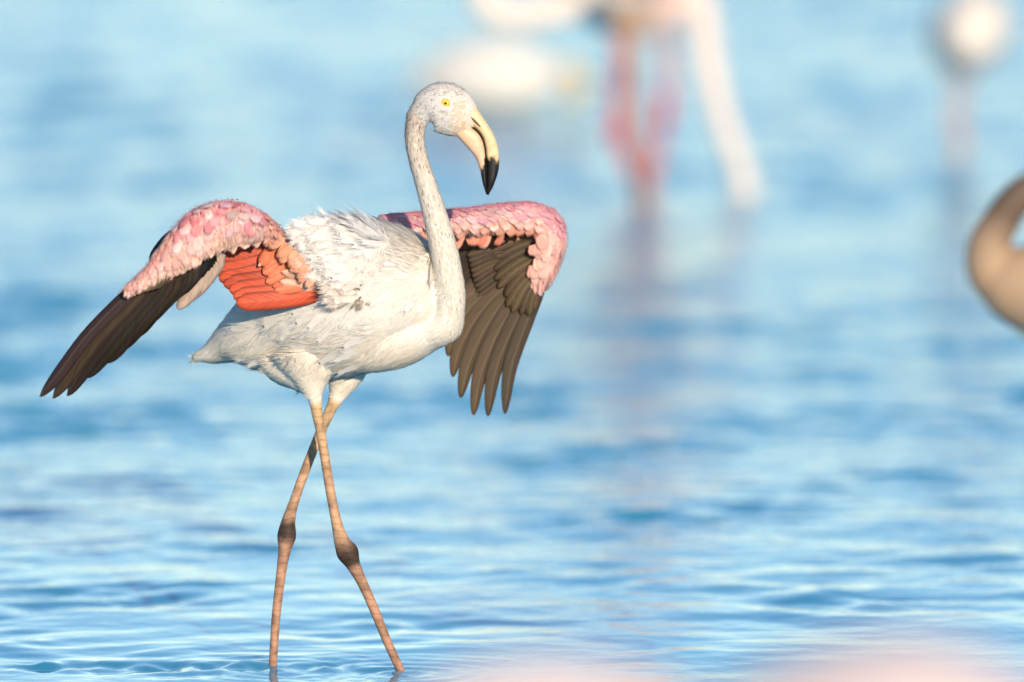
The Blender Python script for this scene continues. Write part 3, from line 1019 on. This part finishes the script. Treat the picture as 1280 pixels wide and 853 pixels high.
    # the far wing, stretched behind the neck
    far = wing([(478, 280, .14, 12, 14), (520, 279, .20, 15, 18), (560, 277, .26, 16, 20), (600, 274, .31, 17, 20), (640, 270, .35, 18, 20), (668, 271, .375, 18.5, 19), (687, 282, .385, 18, 18), (692, 303, .385, 16.5, 16), (687, 328, .38, 13.5, 13), (680, 350, .37, 10, 10), (675.5, 364, .36, 4.5, 6)], -1)
    nrow = 9
    for r_ in range(nrow):
        a = math.radians(np.interp(r_, [0, nrow - 1], [8, 150]))
        n_al = 26 if r_ < 6 else 24
        for i in range(n_al):
            t = (i + .5 * (r_ % 2) + random.uniform(-.2, .2)) / n_al
            if t < 0.02 or t > .985:
                continue
            P_, no, dn, tg, Rr = tube_point(far, t, a + random.uniform(-.08, .08))
            q = r_ / (nrow - 1)  # row colours paint in the light: skylit magenta above, sunlit peach below
            if q < .3:
                c = mixt((0.82, 0.33, 0.44), (0.87, 0.58, 0.60), random.random())
            elif q < .62:
                c = mixt((0.88, 0.52, 0.47), (0.88, 0.64, 0.58), random.random())
            else:
                c = mixt((0.88, 0.50, 0.37), (0.87, 0.38, 0.27), random.random())
            if t > .66:
                c = mixt(c, (0.88, 0.60, 0.52), .65)
            # tips slant out along the wing
            slant = 0.5 if t < .6 else 0.8
            d = dn + tg * random.uniform(.1, slant) + no * random.uniform(-.06, .06)
            L_ = (19 if q < .7 else 15) / 590 * random.uniform(.8, 1.25) * (1 if t < .8 else .85)
            covert(far[0], P_ - no * .002, d, no, L_, L_ * random.uniform(.7, 1.0), vary(c, .08), name='covert_feather')
    def pick_far(t, q):  # down repeats the painted skylit and sunlit tones of the rows
        base = mixt((0.82, 0.34, 0.44), (0.88, 0.62, 0.60), random.random()) if q < .33 else (mixt((0.88, 0.55, 0.50), (0.89, 0.70, 0.64), random.random()) if q < .68 else mixt((0.88, 0.52, 0.38), (0.87, 0.40, 0.28), random.random()))
        return (mixt(base, (0.89, 0.64, 0.56), .6) if t > .66 else base), (.45 if t < .6 else .5)
    wing_down(far, 4200, pick_far, .01, .97, 0, 140, .010, .020)
    fw = far[0]
    for x_ in np.linspace(574, 676, 13):
        covert(fw, at(x_, 288, Y0 + .30 + .07 * (x_ - 574) / 102), Vector((-.7, .15, -1)), Vector((0, -1, 0)), 30 / 590, 20 / 590, (0.02, 0.014, 0.01), 1)
    def pf(a, dy):
        return [at(x_, y_, Y0 + k) for (x_, y_), k in zip(a, dy)]
    # round pink lower coverts
    for i, x_ in enumerate(np.linspace(566, 660, 10)):
        p = at(x_ + random.uniform(0, 8), random.uniform(-2, 3) + np.interp(x_, [566, 660], [290, 287]), Y0 + .285 + .09 * (x_ - 566) / 94)
        covert(fw, p, Vector((-.25 + random.uniform(-.15, .15), -.12, -1)), Vector((0, -1, -.1)), random.uniform(17, 24) / 590, random.uniform(13, 19) / 590, vary(mixt((0.84, 0.30, 0.20), (0.86, 0.48, 0.36), random.random()), .12), 0)
    for i in range(26):
        y_ = random.uniform(292, 352)
        x_ = random.uniform(668, 684) - max(0, y_ - 335) * .25
        p = at(x_, y_, Y0 + .352 - .0006 * (352 - y_) - random.uniform(0, .004))
        L_ = random.uniform(12, 19) / 590
        covert(fw, p, Vector((-.2 + random.uniform(-.35, .35), -.10, -1)), Vector((random.uniform(-.1, .4), -1, 0)), L_, L_ * random.uniform(.65, .95), vary(mixt((0.86, 0.46, 0.38), (0.88, 0.62, 0.54), random.random()), .08))
    # primaries, outermost first, then secondaries that run in behind the neck
    prim = [([(681, 345), (658, 405), (639, 460), (631.5, 518)], 20, BLACK), ([(678, 338), (646, 400), (620, 462), (610, 521)], 22, DARKB), ([(676, 332), (632, 398), (603, 462), (592, 520)], 23, DARKB),
            ([(674, 326), (618, 392), (588, 450), (576, 498)], 25, DARKB), ([(672, 322), (608, 382), (577, 430), (566, 472)], 25, DARKB), ([(670, 318), (600, 372), (570, 412), (560, 446)], 25, DARKB),
            ([(668, 314), (596, 362), (566, 392), (553, 420)], 25, DARKB)]
    for i, (a, w_, c) in enumerate(prim):
        dy = [.362 + .0016 * i, .354 + .0016 * i, .346 + .0016 * i, .335 + .0016 * i]
        vane('primary_feather', pf(a, dy), w_ / 590, fw, vary(mixt(c, DARKB, .55) if i == 0 else c, .15), face=(0.1, -1, 0.1), tip=.46, camber=.05, lead=.42, twist=.03)
    for i in range(11):
        f_ = i / 10
        a = [(665 - 62 * f_, 311 - 8 * f_), (610 - 40 * f_, 345 - 32 * f_), (545 - 12 * f_, 398 - 82 * f_)]
        dy = [.376 - .035 * f_ + .001 * i, .374 - .035 * f_ + .001 * i, .372 - .035 * f_ + .001 * i]
        vane('secondary_feather', pf(a, dy), 22 / 590, fw, vary(mixt(DARKB, BLACK, .1 + .55 * f_), .2), face=(.1, -1, .1), tip=.8, camber=.05, twist=.03)
    # brown greater under-coverts lying over the quills
    gc = [((668, 302), (620, 324), 13), ((669, 308), (617, 338), 14), ((671, 316), (618, 350), 14), ((671, 322), (622, 360), 14), ((672, 328), (631, 371), 14), ((673, 334), (633, 384), 15), ((674, 338), (640, 391), 15),
          ((676, 342), (651, 394), 15), ((677, 346), (661, 396), 15), ((679, 348), (668, 388), 13), ((655, 299), (610, 318), 13), ((645, 298), (604, 312), 12), ((650, 300), (624, 312), 14)]
    for i, (a, b, w_) in enumerate(gc):
        mid = ((a[0] + b[0]) / 2 - 2, (a[1] + b[1]) / 2 - 2)
        vane('under_covert_feather', pf([a, mid, b], [.356, .349 - .0003 * i, .349 - .0003 * i]), w_ / 590, fw, vary((0.092, 0.057, 0.029), .3), face=(.1, -1, .1), tip=.7, camber=.16, n=9)
    for i in range(9):      # second row further in
        f_ = i / 8
        a, b = (655 - 30 * f_, 312 + 22 * (1 - f_)), (596 - 12 * f_, 372 - 52 * f_)
        vane('under_covert_feather', pf([a, ((a[0] + b[0]) / 2, (a[1] + b[1]) / 2 - 3), b], [.366 - .02 * f_, .362 - .02 * f_, .360 - .02 * f_]), 14 / 590, fw, vary((0.07, 0.045, 0.025), .25), face=(.1, -1, .1), tip=.75, camber=.14, n=9)
    # the near wing, arched towards the camera and hanging to the left
    near = wing([(384, 326, -.08, 10, 10), (352, 301, -.15, 11, 12), (330, 284, -.20, 13, 14), (308, 279, -.25, 22, 20), (282, 279, -.29, 28, 24), (256, 287, -.32, 29, 24), (234, 303, -.34, 24, 21), (214, 321, -.35, 17, 16), (192, 340, -.355, 10.5, 12), (172, 354, -.36, 6, 8), (158, 362, -.36, 3, 4)], 1)
    nw = near[0]
    def pick_near(t, q):
        base = mixt((0.83, 0.27, 0.31), (0.90, 0.72, 0.70), random.random() ** .8) if q < .42 else (mixt((0.87, 0.52, 0.48), (0.89, 0.72, 0.66), random.random()) if q < .75 else mixt(PALE, PEACH, random.random()))
        if t > .62:
            base = mixt(base, (0.88, 0.60, 0.50), .5)
        if t < .26:
            base = mixt(base, PEACH, .6)
        return base, np.interp(t, [0, .3, .6, 1], [.15, .6, 1.0, 1.4]) * (1.3 - q)
    wing_down(near, 4600, pick_near, .10, .97, 0, 140, .014, .030)
    nrow = 8
    for r_ in range(nrow):
        q = r_ / (nrow - 1)
        a = math.radians(np.interp(q, [0, 1], [5, 152]))
        n_al = 25 if r_ < 5 else 24
        for i in range(n_al):
            t = (i + .5 * (r_ % 2) + random.uniform(-.25, .25)) / n_al
            if t < 0.12 or t > .985:
                continue
            P_, no, dn, tg, Rr = tube_point(near, t, a + random.uniform(-.08, .08))
            rel = Rr[3] * 590
            if q < .45:
                c = mixt((0.83, 0.29, 0.33), (0.89, 0.70, 0.68), random.random() ** .8)
            elif q < .75:
                c = mixt((0.86, 0.48, 0.44), (0.88, 0.67, 0.60), random.random())
            else:
                c = mixt(PALE, PEACH, random.random())
            if t > .62:
                c = mixt(c, (0.88, 0.58, 0.48), .55)
            if t < .26:
                c = mixt(c, PEACH, .6)
            out_ = np.interp(t, [0, .3, .6, 1], [.15, .6, 1.0, 1.4]) * (1.3 - q)
            d = dn + tg * (out_ + random.uniform(-.15, .2)) + no * random.uniform(-.06, .08)
            L_ = np.interp(q, [0, .5, 1], [38, 29, 17]) * np.interp(rel, [4, 12, 25], [.45, .7, 1]) / 590 * random.uniform(.8, 1.2)
            covert(nw, P_ - no * .002, d, no, L_, L_ * random.uniform(.32, .48) * (1 if q < .6 else 1.2), vary(c, .1))
    # little pale feathers hanging from the lower edge
    for i in range(40):
        t = np.interp(i, [0, 39], [.2, .93])
        P_, no, dn, tg, Rr = tube_point(near, t, math.radians(random.uniform(140, 158)))
        d = Vector((-.35 + random.uniform(-.25, .25), -.1, -1)) + Vector(tg) * .3
        L_ = random.uniform(9, 17) / 590 * (1 if t < .8 else .8)
        covert(nw, P_, d, Vector((.1, -1, .1)), L_, L_ * random.uniform(.32, .5), vary(mixt((0.85, 0.62, 0.50), (0.84, 0.48, 0.36), random.random()), .1), 2)
    # primaries of the near wing
    pn = [([(182, 346), (115, 412), (75, 464), (49, 496)], 20), ([(192, 346), (128, 412), (90, 462), (65, 498)], 22), ([(202, 346), (142, 412), (106, 458), (83, 495)], 23), ([(210, 346), (156, 408), (125, 448), (108, 472)], 23),
          ([(218, 345), (170, 402), (146, 435), (132, 453)], 23), ([(226, 343), (182, 395), (160, 423), (149, 437)], 22), ([(234, 340), (192, 388), (174, 410), (164, 420)], 22), ([(241, 337), (202, 379), (188, 394), (180, 402)], 22), ([(248, 334), (212, 369), (202, 380), (196, 385)], 22)]
    for i, (a, w_) in enumerate(pn):
        dy = [-.35 + .007 * i, -.335 + .007 * i, -.31 + .007 * i, -.29 + .007 * i]
        vane('primary_feather', pf(a, dy), w_ / 590, nw, vary((0.044, 0.028, 0.019), .4), face=(-.2, -1, .2), tip=.70, camber=.09, lead=.55, twist=-.12)
    for i in range(7):      # olive under-coverts at the quill bases
        f_ = i / 6
        a = (172 + 44 * f_, 354 - 14 * f_)
        b = (a[0] - 18 - 4 * f_, a[1] + 18 + 3 * f_)
        vane('under_covert_feather', pf([a, ((a[0] + b[0]) / 2, (a[1] + b[1]) / 2), b], [-.372, -.372, -.368]), 8 / 590, nw, vary(mixt((0.30, 0.22, 0.12), (0.10, 0.07, 0.04), f_), .2), face=(-.1, -1, .1), tip=.7, n=8)
    for i in range(6):      # black secondaries behind the hand
        f_ = i / 5
        a = (258 + 10 * f_, 322 - 4 * f_)
        b = (214 + 14 * f_, 374 + 2 * f_)
        vane('secondary_feather', pf([a, ((a[0] + b[0]) / 2 + 3, (a[1] + b[1]) / 2), b], [-.285, -.27 + .006 * i, -.25 + .006 * i]), 19 / 590, nw, vary(BLACK, .2), face=(-.1, -1, .1), tip=.8, n=10)
    for a in ([(222, 288), (204, 304), (187, 329)], [(226, 290), (208, 306), (193, 328)], [(231, 292), (213, 309), (199, 326)]):
        vane('secondary_feather', pf(a, [-.27, -.26, -.25]), 16 / 590, nw, BLACK, face=(-.3, -1, .4), tip=.75, n=9)
    for a, w_ in (([(277, 316), (250, 352), (221, 387)], 19), ([(280, 318), (256, 352), (230, 378)], 18)):
        vane('tertial_feather', pf(a, [-.275, -.265, -.255]), w_ / 590, nw, (0.52, 0.38, 0.31), face=(-.1, -1, .1), tip=.68, n=11)
    # red underwing, a fan of long soft feathers
    tips = [(263, 312), (262, 322), (265, 331), (268, 340), (273, 349), (279, 356), (286, 363), (291, 371), (295, 379)]
    for i, tp in enumerate(tips):
        f_ = i / (len(tips) - 1)
        rt = (340 + 66 * f_, 296 + 70 * f_)
        md = ((rt[0] + tp[0]) / 2 + 2, (rt[1] + tp[1]) / 2 + 2 - 4 * (1 - f_))
        vane('axillary_feather', pf([rt, md, tp], [-.15, -.158 - .003 * i, -.15 - .004 * i]), (22 if i < 8 else 24) / 590, nw, vary(mixt((0.60, 0.085, 0.04), RED, f_), .1), face=(-.1, -1, -.1), tip=.82, camber=.10)
    for i in range(7):
        f_ = i / 6
        rt = (352 + 50 * f_, 302 + 56 * f_)
        tp = (326 + 14 * f_ + random.uniform(-4, 4), 332 + 32 * f_)
        vane('axillary_feather', pf([rt, ((rt[0] + tp[0]) / 2, (rt[1] + tp[1]) / 2 - 2), tp], [-.14, -.178, -.186]), 17 / 590, nw, vary(mixt(CORAL, RED, .35), .12), face=(-.1, -1, -.1), tip=.75, n=10)
    for i in range(34):
        f_ = random.random()
        k = i % 3
        rt = (342 + 46 * f_ + 6 * k, 284 + 46 * f_ + 8 * k)
        L_ = random.uniform(15, 24) / 590
        covert(nw, at(rt[0], rt[1], Y0 - .198 - .004 * (2 - k)), Vector((-.75 + random.uniform(-.25, .2), -.12, -.8)), Vector((-.1, -1, .15)), L_, L_ * random.uniform(.4, .55), vary(mixt((0.87, 0.50, 0.33), (0.85, 0.36, 0.22), random.random()), .08), 1)
    for (rt, tp, w_) in (((347, 306), (323, 333), 7), ((418, 362), (350, 352), 15), ((412, 350), (352, 340), 14)):
        vane('axillary_feather', pf([rt, ((rt[0] + tp[0]) / 2, (rt[1] + tp[1]) / 2 + 2), tp], [-.13, -.17, -.19]), w_ / 590, nw, vary((0.86, 0.48, 0.34), .08), face=(-.1, -1, -.1), tip=.72, n=9)
main_bird()

# ------------------------------------------------------------------ the other flamingos, out of focus
def simple_bird(label, s, body, neck, head, legs, pal, wings=(), bill=None, eyes=True, dy0=0.0, voxel=0.006):
    feet = []
    strands = [('body', body), ('neck', neck), ('head', head)]
    for lg in legs:
        strands.append(('leg', lg))
        r = rows_px([lg[-1]], s, dy0)[0]
        feet.append(Vector(r[:3]))
    root, bodyo, D = bird('flamingo', label, 'other flamingos out of focus around the striding one', s, strands, feet, pal, voxel, dy0)
    for rows, c0, c1_ in wings:
        R_ = rows_px(rows, s, dy0)
        v, f, R, *_ = loft(R_, 6, 16)
        loc = Vector(R_[0][:3])
        me = mesh_from('folded_wing', v - np.array(loc), f)
        t = np.r_[np.repeat(np.linspace(0, 1, len(R)), 16), 0, 1]
        set_col(me, lerp_col(t, [(0, c0), (.7, c0), (.85, c1_), (1, c1_)]))
        w = note(link('folded_wing', me, M_PLUME, root, loc), loc)
        # rows of coverts so the wing is feathered from any side
        T = nrm(np.gradient(R[:, :3], axis=0))
        for i in range(2, len(R) - 2, 3):
            for a in (-1.0, -.4, .2, .8):
                for sg in (-1, 1):
                    no = nrm(np.array([0, sg, .35 * a + .2]))
                    p = R[i, :3] + np.array([0, sg * R[i, 4] * math.cos(a), 0]) + np.array([0, 0, R[i, 3] * math.sin(a)])
                    L_ = .06 * random.uniform(.8, 1.2)
                    covert(w, p, T[i] + no * .1, no, L_, L_ * .55, vary(c0 if i < len(R) * .72 else c1_, .1))
    if bill:
        hp = rows_px([bill[0]], s, dy0)[0]
        v, f, R, *_ = loft(rows_px(bill, s, dy0), 6, 14)
        loc = Vector(hp[:3])
        me = mesh_from('bill', v - np.array(loc), f)
        t = np.r_[np.repeat(np.linspace(0, 1, len(R)), 14), 0, 1]
        set_col(me, lerp_col(t, pal['bill']))
        link('bill', me, M_BILL, root, loc)
    if eyes:
        h = rows_px([head[len(head) // 2]], s, dy0)[0]
        for sg in (-1, 1):
            eye(root, Vector((h[0], h[1] + sg * h[4] * .93, h[2] + h[3] * .25)), .0065, sg)
    return root
PINKLEG = [(0, (0.75, 0.62, 0.55)), (.10, (0.40, 0.26, 0.17)), (.2, (0.50, 0.22, 0.17)), (.26, (0.72, 0.28, 0.26)), (.5, (0.66, 0.10, 0.14)), (.6, (0.55, 0.05, 0.10)), (.8, (0.66, 0.13, 0.15)), (1, (0.6, 0.18, 0.16))]  # brown near the top is thigh shade painted into the leg colour
WBILL = [(0, (0.8, 0.5, 0.42)), (.55, (0.8, 0.45, 0.38)), (.68, (0.02, 0.015, 0.015)), (1, (0.02, 0.015, 0.015))]
def white_pal(heading, body=WHITE, body2=WHITE, neck=CREAM, leg=PINKLEG):
    return dict(heading=heading, body=[(0, body2), (1, body)], neck=[(0, body), (1, neck)], head=[(0, neck), (1, neck)], leg=leg, bill=WBILL, bare=.15)

# pale bird feeding, neck straight down into the water
sB = 0.59
simple_bird('pale pink flamingo feeding with its neck lowered straight down into the water', sB,
            [(650, -60, .1, 3, 5), (685, -52, .08, 18, 22), (730, -28, .05, 46, 40), (780, -13, .02, 60, 52), (825, -8, -.02, 56, 48), (858, -2, -.05, 38, 34), (874, 4, -.06, 22, 22)],
            [(862, -18, -.05, 22, 22), (876, 8, -.06, 17, 17), (881, 45, -.065, 17, 16), (889, 95, -.07, 15.5, 15), (904, 150, -.075, 14, 14), (922, 200, -.08, 13, 13), (931, 232, -.085, 12.5, 12)],
            [(927, 228, -.085, 12, 11), (932, 244, -.088, 17, 13), (936, 256, -.09, 15, 11), (937, 264, -.09, 9, 8)],
            [[(772, -5, -.05, 24, 24), (774, 28, -.05, 15, 15), (774, 48, -.05, 8, 8), (773, 90, -.05, 7, 7), (769, 140, -.05, 7, 7), (767, 162, -.05, 11, 10), (776, 185, -.05, 7, 7), (790, 215, -.05, 6, 6), (802, 243, -.05, 5, 5), (808, 262, -.05, 5, 5)],
             [(822, 0, .05, 22, 22), (828, 28, .05, 13, 13), (832, 48, .05, 8, 8), (836, 90, .05, 7, 7), (836, 118, .05, 7, 7), (833, 136, .05, 10, 10), (828, 160, .05, 7, 7), (820, 200, .05, 6, 6), (813, 238, .05, 5, 5), (810, 256, .05, 5, 5)]],
            white_pal((1, 0), (0.82, 0.66, 0.60), (0.82, 0.56, 0.50), (0.80, 0.70, 0.62)),
            wings=[([(850, -22, -.16, 16, 6), (815, -22, -.19, 38, 8), (770, -26, -.17, 40, 8), (720, -42, -.10, 24, 7), (660, -72, 0, 6, 4)], (0.85, 0.50, 0.42), (0.03, 0.02, 0.02)),
                   ([(850, -34, .06, 16, 6), (815, -38, .14, 36, 8), (770, -42, .18, 38, 8), (720, -55, .18, 24, 7), (660, -72, .16, 6, 4)], (0.85, 0.50, 0.42), (0.03, 0.02, 0.02))],
            bill=[(936, 258, -.09, 8, 7), (934, 266, -.09, 7, 6), (928, 272, -.09, 5, 4), (922, 275, -.09, 2, 2)], eyes=True)

# bird facing left with its neck in a low loop
sC = 0.605
simple_bird('pale flamingo standing beside the feeding bird with its neck hanging in a low loop', sC,
            [(885, -62, .1, 3, 5), (855, -58, .08, 18, 20), (815, -46, .04, 38, 38), (775, -36, 0, 48, 46), (740, -24, -.03, 36, 36), (722, -10, -.05, 22, 24)],
            [(735, -20, -.03, 20, 20), (716, 4, -.05, 15, 15), (695, 11, -.06, 21, 18), (668, 16, -.06, 20, 18), (640, 19, -.06, 20, 18), (614, 12, -.06, 19, 18), (601, -8, -.06, 17, 17), (600, -36, -.06, 10, 10), (610, -62, -.06, 9, 9)],
            [(612, -64, -.06, 9, 8), (606, -72, -.06, 15, 11), (596, -74, -.06, 17, 11), (586, -68, -.06, 13, 8)],
            [[(772, 0, -.02, 22, 22), (780, 26, -.02, 12, 12), (786, 44, -.02, 7, 7), (794, 100, -.02, 5.2, 5.2), (800, 128, -.02, 5.5, 5.5), (802, 140, -.02, 8, 8), (804, 154, -.02, 6, 6), (806, 180, -.02, 5, 5), (808, 205, -.02, 5, 5), (811, 274, -.02, 5, 5)],
             [(800, -4, .07, 22, 22), (796, 24, .07, 12, 12), (790, 44, .07, 7, 7), (782, 96, .07, 5.2, 5.2), (778, 126, .07, 5.5, 5.5), (777, 140, .07, 8, 8), (780, 154, .07, 6, 6), (788, 180, .07, 5, 5), (796, 203, .07, 5, 5), (803, 268, .07, 5, 5)]],
            white_pal((-1, 0), (0.80, 0.68, 0.60), WHITE, (0.78, 0.70, 0.62), [(0, (0.55, 0.40, 0.30)), (.15, (0.35, 0.22, 0.13)), (.3, (0.66, 0.35, 0.24)), (.6, (0.55, 0.24, 0.16)), (1, (0.62, 0.32, 0.22))]),
            wings=[([(745, -34, -.12, 14, 6), (775, -40, -.14, 30, 8), (815, -48, -.10, 28, 8), (870, -64, 0, 6, 4)], (0.84, 0.45, 0.38), (0.03, 0.02, 0.02))],
            bill=[(588, -70, -.06, 10, 7), (576, -58, -.06, 9, 6), (570, -44, -.06, 6, 5), (572, -32, -.06, 2, 2)])

# white bird sitting low in the water
sD = 0.52
simple_bird('white flamingo wading belly-deep with its head bent down beside its breast', sD,
            [(508, 100, .05, 3, 4), (530, 98, .04, 18, 18), (565, 96, .02, 38, 36), (605, 95, 0, 48, 46), (645, 97, -.02, 46, 44), (675, 102, -.03, 32, 32), (690, 106, -.04, 16, 18)],
            [(678, 100, -.03, 16, 16), (694, 92, -.05, 11, 11), (706, 84, -.06, 9, 9), (716, 84, -.07, 8.5, 8.5), (722, 94, -.08, 8.5, 8.5)],
            [(721, 92, -.08, 8, 8), (724, 101, -.08, 14, 10), (724, 110, -.08, 14, 10), (722, 118, -.08, 9, 7)],
            [[(610, 125, -.04, 16, 16), (614, 140, -.04, 7, 7), (618, 162, -.04, 5, 5)], [(632, 125, .04, 16, 16), (634, 140, .04, 7, 7), (636, 160, .04, 5, 5)]],
            {**white_pal((1, 0), (0.70, 0.65, 0.59), (0.70, 0.66, 0.62), (0.66, 0.50, 0.26)), 'bill': [(0, (0.72, 0.52, 0.16)), (.6, (0.7, 0.5, 0.2)), (.7, (0.05, 0.04, 0.03)), (1, (0.02, 0.02, 0.02))]},
            bill=[(722, 114, -.08, 9, 7), (718, 124, -.08, 8, 6), (710, 130, -.08, 6, 5), (704, 132, -.08, 2, 2)])

# far bird seen end-on
sT = 0.565
simple_bird('white flamingo far off, seen from behind on thin greyish legs', sT,
            [(1206, 72, -.22, 4, 4), (1208, 60, -.18, 24, 26), (1211, 46, -.08, 44, 52), (1213, 38, .04, 48, 56), (1213, 34, .14, 36, 42), (1213, 28, .20, 18, 20)],
            [(1212, 30, .17, 16, 16), (1214, 8, .23, 11, 11), (1216, -30, .25, 9, 9), (1214, -70, .24, 8.5, 8.5), (1210, -96, .22, 8.5, 8.5)],
            [(1210, -94, .22, 8, 8), (1208, -104, .22, 13, 12), (1206, -106, .24, 14, 13), (1204, -102, .27, 9, 9)],
            [[(1196, 66, 0, 20, 20), (1194, 88, 0, 11, 11), (1192, 100, 0, 6, 6), (1190, 140, 0, 5, 5), (1192, 160, 0, 6.5, 6.5), (1196, 182, 0, 5, 5), (1199, 205, 0, 5, 5), (1200, 226, 0, 5, 5)],
             [(1222, 62, .06, 20, 20), (1212, 86, .06, 11, 11), (1208, 100, .06, 6, 6), (1203, 140, .06, 5, 5), (1202, 158, .06, 6.5, 6.5), (1203, 182, .06, 5, 5), (1204, 200, .06, 5, 5), (1204, 220, .06, 5, 5)]],
            white_pal((0, 1), (0.72, 0.63, 0.55), (0.72, 0.66, 0.60), CREAM, [(0, (0.7, 0.55, 0.48)), (.3, (0.55, 0.42, 0.42)), (1, (0.5, 0.36, 0.36))]),
            wings=[([(1188, 24, .16, 8, 8), (1181, 34, .06, 22, 6), (1183, 44, -.08, 18, 6), (1194, 56, -.2, 5, 4)], (0.80, 0.68, 0.62), (0.78, 0.60, 0.55))],
            bill=[(1204, -104, .27, 9, 8), (1203, -96, .32, 8, 7), (1203, -84, .34, 6, 6), (1203, -72, .34, 2, 2)])

# brown juvenile entering from the right
sG = 1.16
simple_bird('grey-brown young flamingo with tan breast and dark neck, its body cut by the picture edge', sG,
            [(1600, 440, .12, 4, 6), (1570, 435, .10, 20, 24), (1520, 420, .08, 55, 60), (1460, 400, .04, 88, 90), (1400, 385, 0, 98, 95), (1345, 375, -.03, 84, 82), (1295, 362, -.05, 60, 60), (1258, 352, -.06, 46, 44), (1238, 344, -.06, 28, 28)],
            [(1268, 356, -.05, 46, 42), (1241, 338, -.06, 34, 33), (1236, 308, -.06, 28, 27), (1252, 275, -.06, 24, 24), (1272, 248, -.06, 22, 22), (1300, 230, -.06, 20, 20), (1350, 222, -.06, 18, 18), (1392, 200, -.06, 17, 17), (1412, 160, -.06, 16, 16), (1408, 115, -.06, 16, 16)],
            [(1410, 116, -.06, 14, 13), (1402, 100, -.06, 30, 20), (1386, 96, -.06, 34, 22), (1368, 104, -.06, 24, 14)],
            [[(1400, 440, -.05, 40, 40), (1405, 480, -.05, 18, 18), (1408, 510, -.05, 9, 9), (1420, 640, -.05, 7.5, 7.5), (1430, 770, -.05, 13, 12), (1440, 830, -.05, 8, 8), (1455, 1000, -.05, 7, 7), (1462, 1115, -.05, 7, 7)],
             [(1440, 440, .06, 40, 40), (1440, 480, .06, 18, 18), (1436, 510, .06, 9, 9), (1420, 640, .06, 7.5, 7.5), (1405, 770, .06, 13, 12), (1400, 830, .06, 8, 8), (1394, 1000, .06, 7, 7), (1390, 1105, .06, 7, 7)]],
            dict(heading=(-1, 0), body=[(0, (0.30, 0.22, 0.16)), (.6, (0.38, 0.27, 0.18)), (1, (0.44, 0.28, 0.17))], neck=[(0, (0.46, 0.30, 0.19)), (.12, (0.42, 0.28, 0.18)), (.24, (0.32, 0.215, 0.14)), (.36, (0.13, 0.085, 0.06)), (1, (0.17, 0.12, 0.09))],  # dark upper neck has shade put into its colour
                 head=[(0, (0.2, 0.15, 0.12)), (1, (0.3, 0.24, 0.2))], leg=[(0, (0.35, 0.25, 0.18)), (.3, (0.2, 0.15, 0.12)), (1, (0.2, 0.15, 0.12))], bill=[(0, (0.4, 0.36, 0.34)), (.6, (0.4, 0.36, 0.34)), (.7, (0.03, 0.03, 0.03)), (1, (0.03, 0.03, 0.03))], bare=.15),
            wings=[([(1330, 355, -.20, 24, 10), (1390, 365, -.24, 60, 12), (1460, 385, -.20, 58, 12), (1540, 415, -.08, 30, 8), (1610, 445, .02, 6, 4)], (0.36, 0.26, 0.18), (0.08, 0.06, 0.05))],
            bill=[(1372, 100, -.06, 20, 13), (1352, 120, -.06, 17, 11), (1342, 148, -.06, 11, 8), (1348, 174, -.06, 3, 3)])

# two pale pink birds close to the camera: only their backs reach into the frame
def foreground(label, cx, top, wide, s, col, hd):
    b = top
    k = s / 1.7
    q = lambda dx, dy_: (cx + dx * k, b + dy_ * k)
    sg = hd
    body = [(*q(-330 * sg, 190), .18, 5, 8), (*q(-280 * sg, 170), .15, 32, 40), (*q(-200 * sg, 150), .10, 80, 90), (*q(-100 * sg, 140), .04, 125 , 130), (*q(0, 150), 0, 150, 140), (*q(90 * sg, 170), -.04, 135, 125), (*q(160 * sg, 195), -.08, 95, 95), (*q(210 * sg, 215), -.1, 55, 55)]
    body = [(a, c, d, r * wide, rr * wide) for a, c, d, r, rr in body]
    neck = [(*q(190 * sg, 230), -.1, 46, 46), (*q(235 * sg, 235), -.11, 34, 34), (*q(262 * sg, 270), -.12, 30, 30), (*q(275 * sg, 360), -.12, 28, 28), (*q(285 * sg, 520), -.12, 25, 25), (*q(300 * sg, 640), -.12, 23, 23), (*q(320 * sg, 700), -.12, 22, 22)]
    head = [(*q(318 * sg, 690), -.12, 22, 20), (*q(326 * sg, 712), -.12, 46, 32), (*q(338 * sg, 735), -.12, 50, 33), (*q(342 * sg, 760), -.12, 30, 20)]
    legs = []
    for dx, dd in ((-20, -.05), (40, .05)):
        base = CAM_Z / (Y0 / s)          # only used to find where the shank meets the lake bed
        foot_py = None
        for py in range(int(b), 3200, 4):
            if at(cx, py, Y0 / s + dd).z < -0.07:
                foot_py = py
                break
        top_py = b + 270 * k
        pts = [(cx + dx * k, top_py, dd, 60, 60), (cx + dx * k, top_py + 60, dd, 26, 26), (cx + dx * k, top_py + 110, dd, 13, 13)]
        for f_ in (.3, .48, .52, .6, .8, 1.0):
            pts.append((cx + dx * k + 30 * math.sin(f_ * 3) * (1 if dx > 0 else -1), top_py + 110 + (foot_py - top_py - 110) * f_, dd, 19 if f_ == .52 else 11, 19 if f_ == .52 else 11))
        legs.append(pts)
    simple_bird(label, s, body, neck, head, legs, white_pal((sg, 0), col, col, (0.8, 0.66, 0.62)),
                bill=[(*q(342 * sg, 745), -.12, 34, 20), (*q(330 * sg, 790), -.12, 28, 18), (*q(300 * sg, 815), -.12, 18, 12), (*q(275 * sg, 815), -.12, 4, 4)], voxel=0.008)
foreground('pale pink flamingo close to the camera, a small soft blurred back below the striding bird', 664, 792, 0.9, 1.8, (0.70, 0.58, 0.57), -1)
foreground('pale pink flamingo close to the camera, a broad soft blurred back at the frame corner', 1130, 792, 1.1, 1.85, (0.70, 0.57, 0.555), 1)
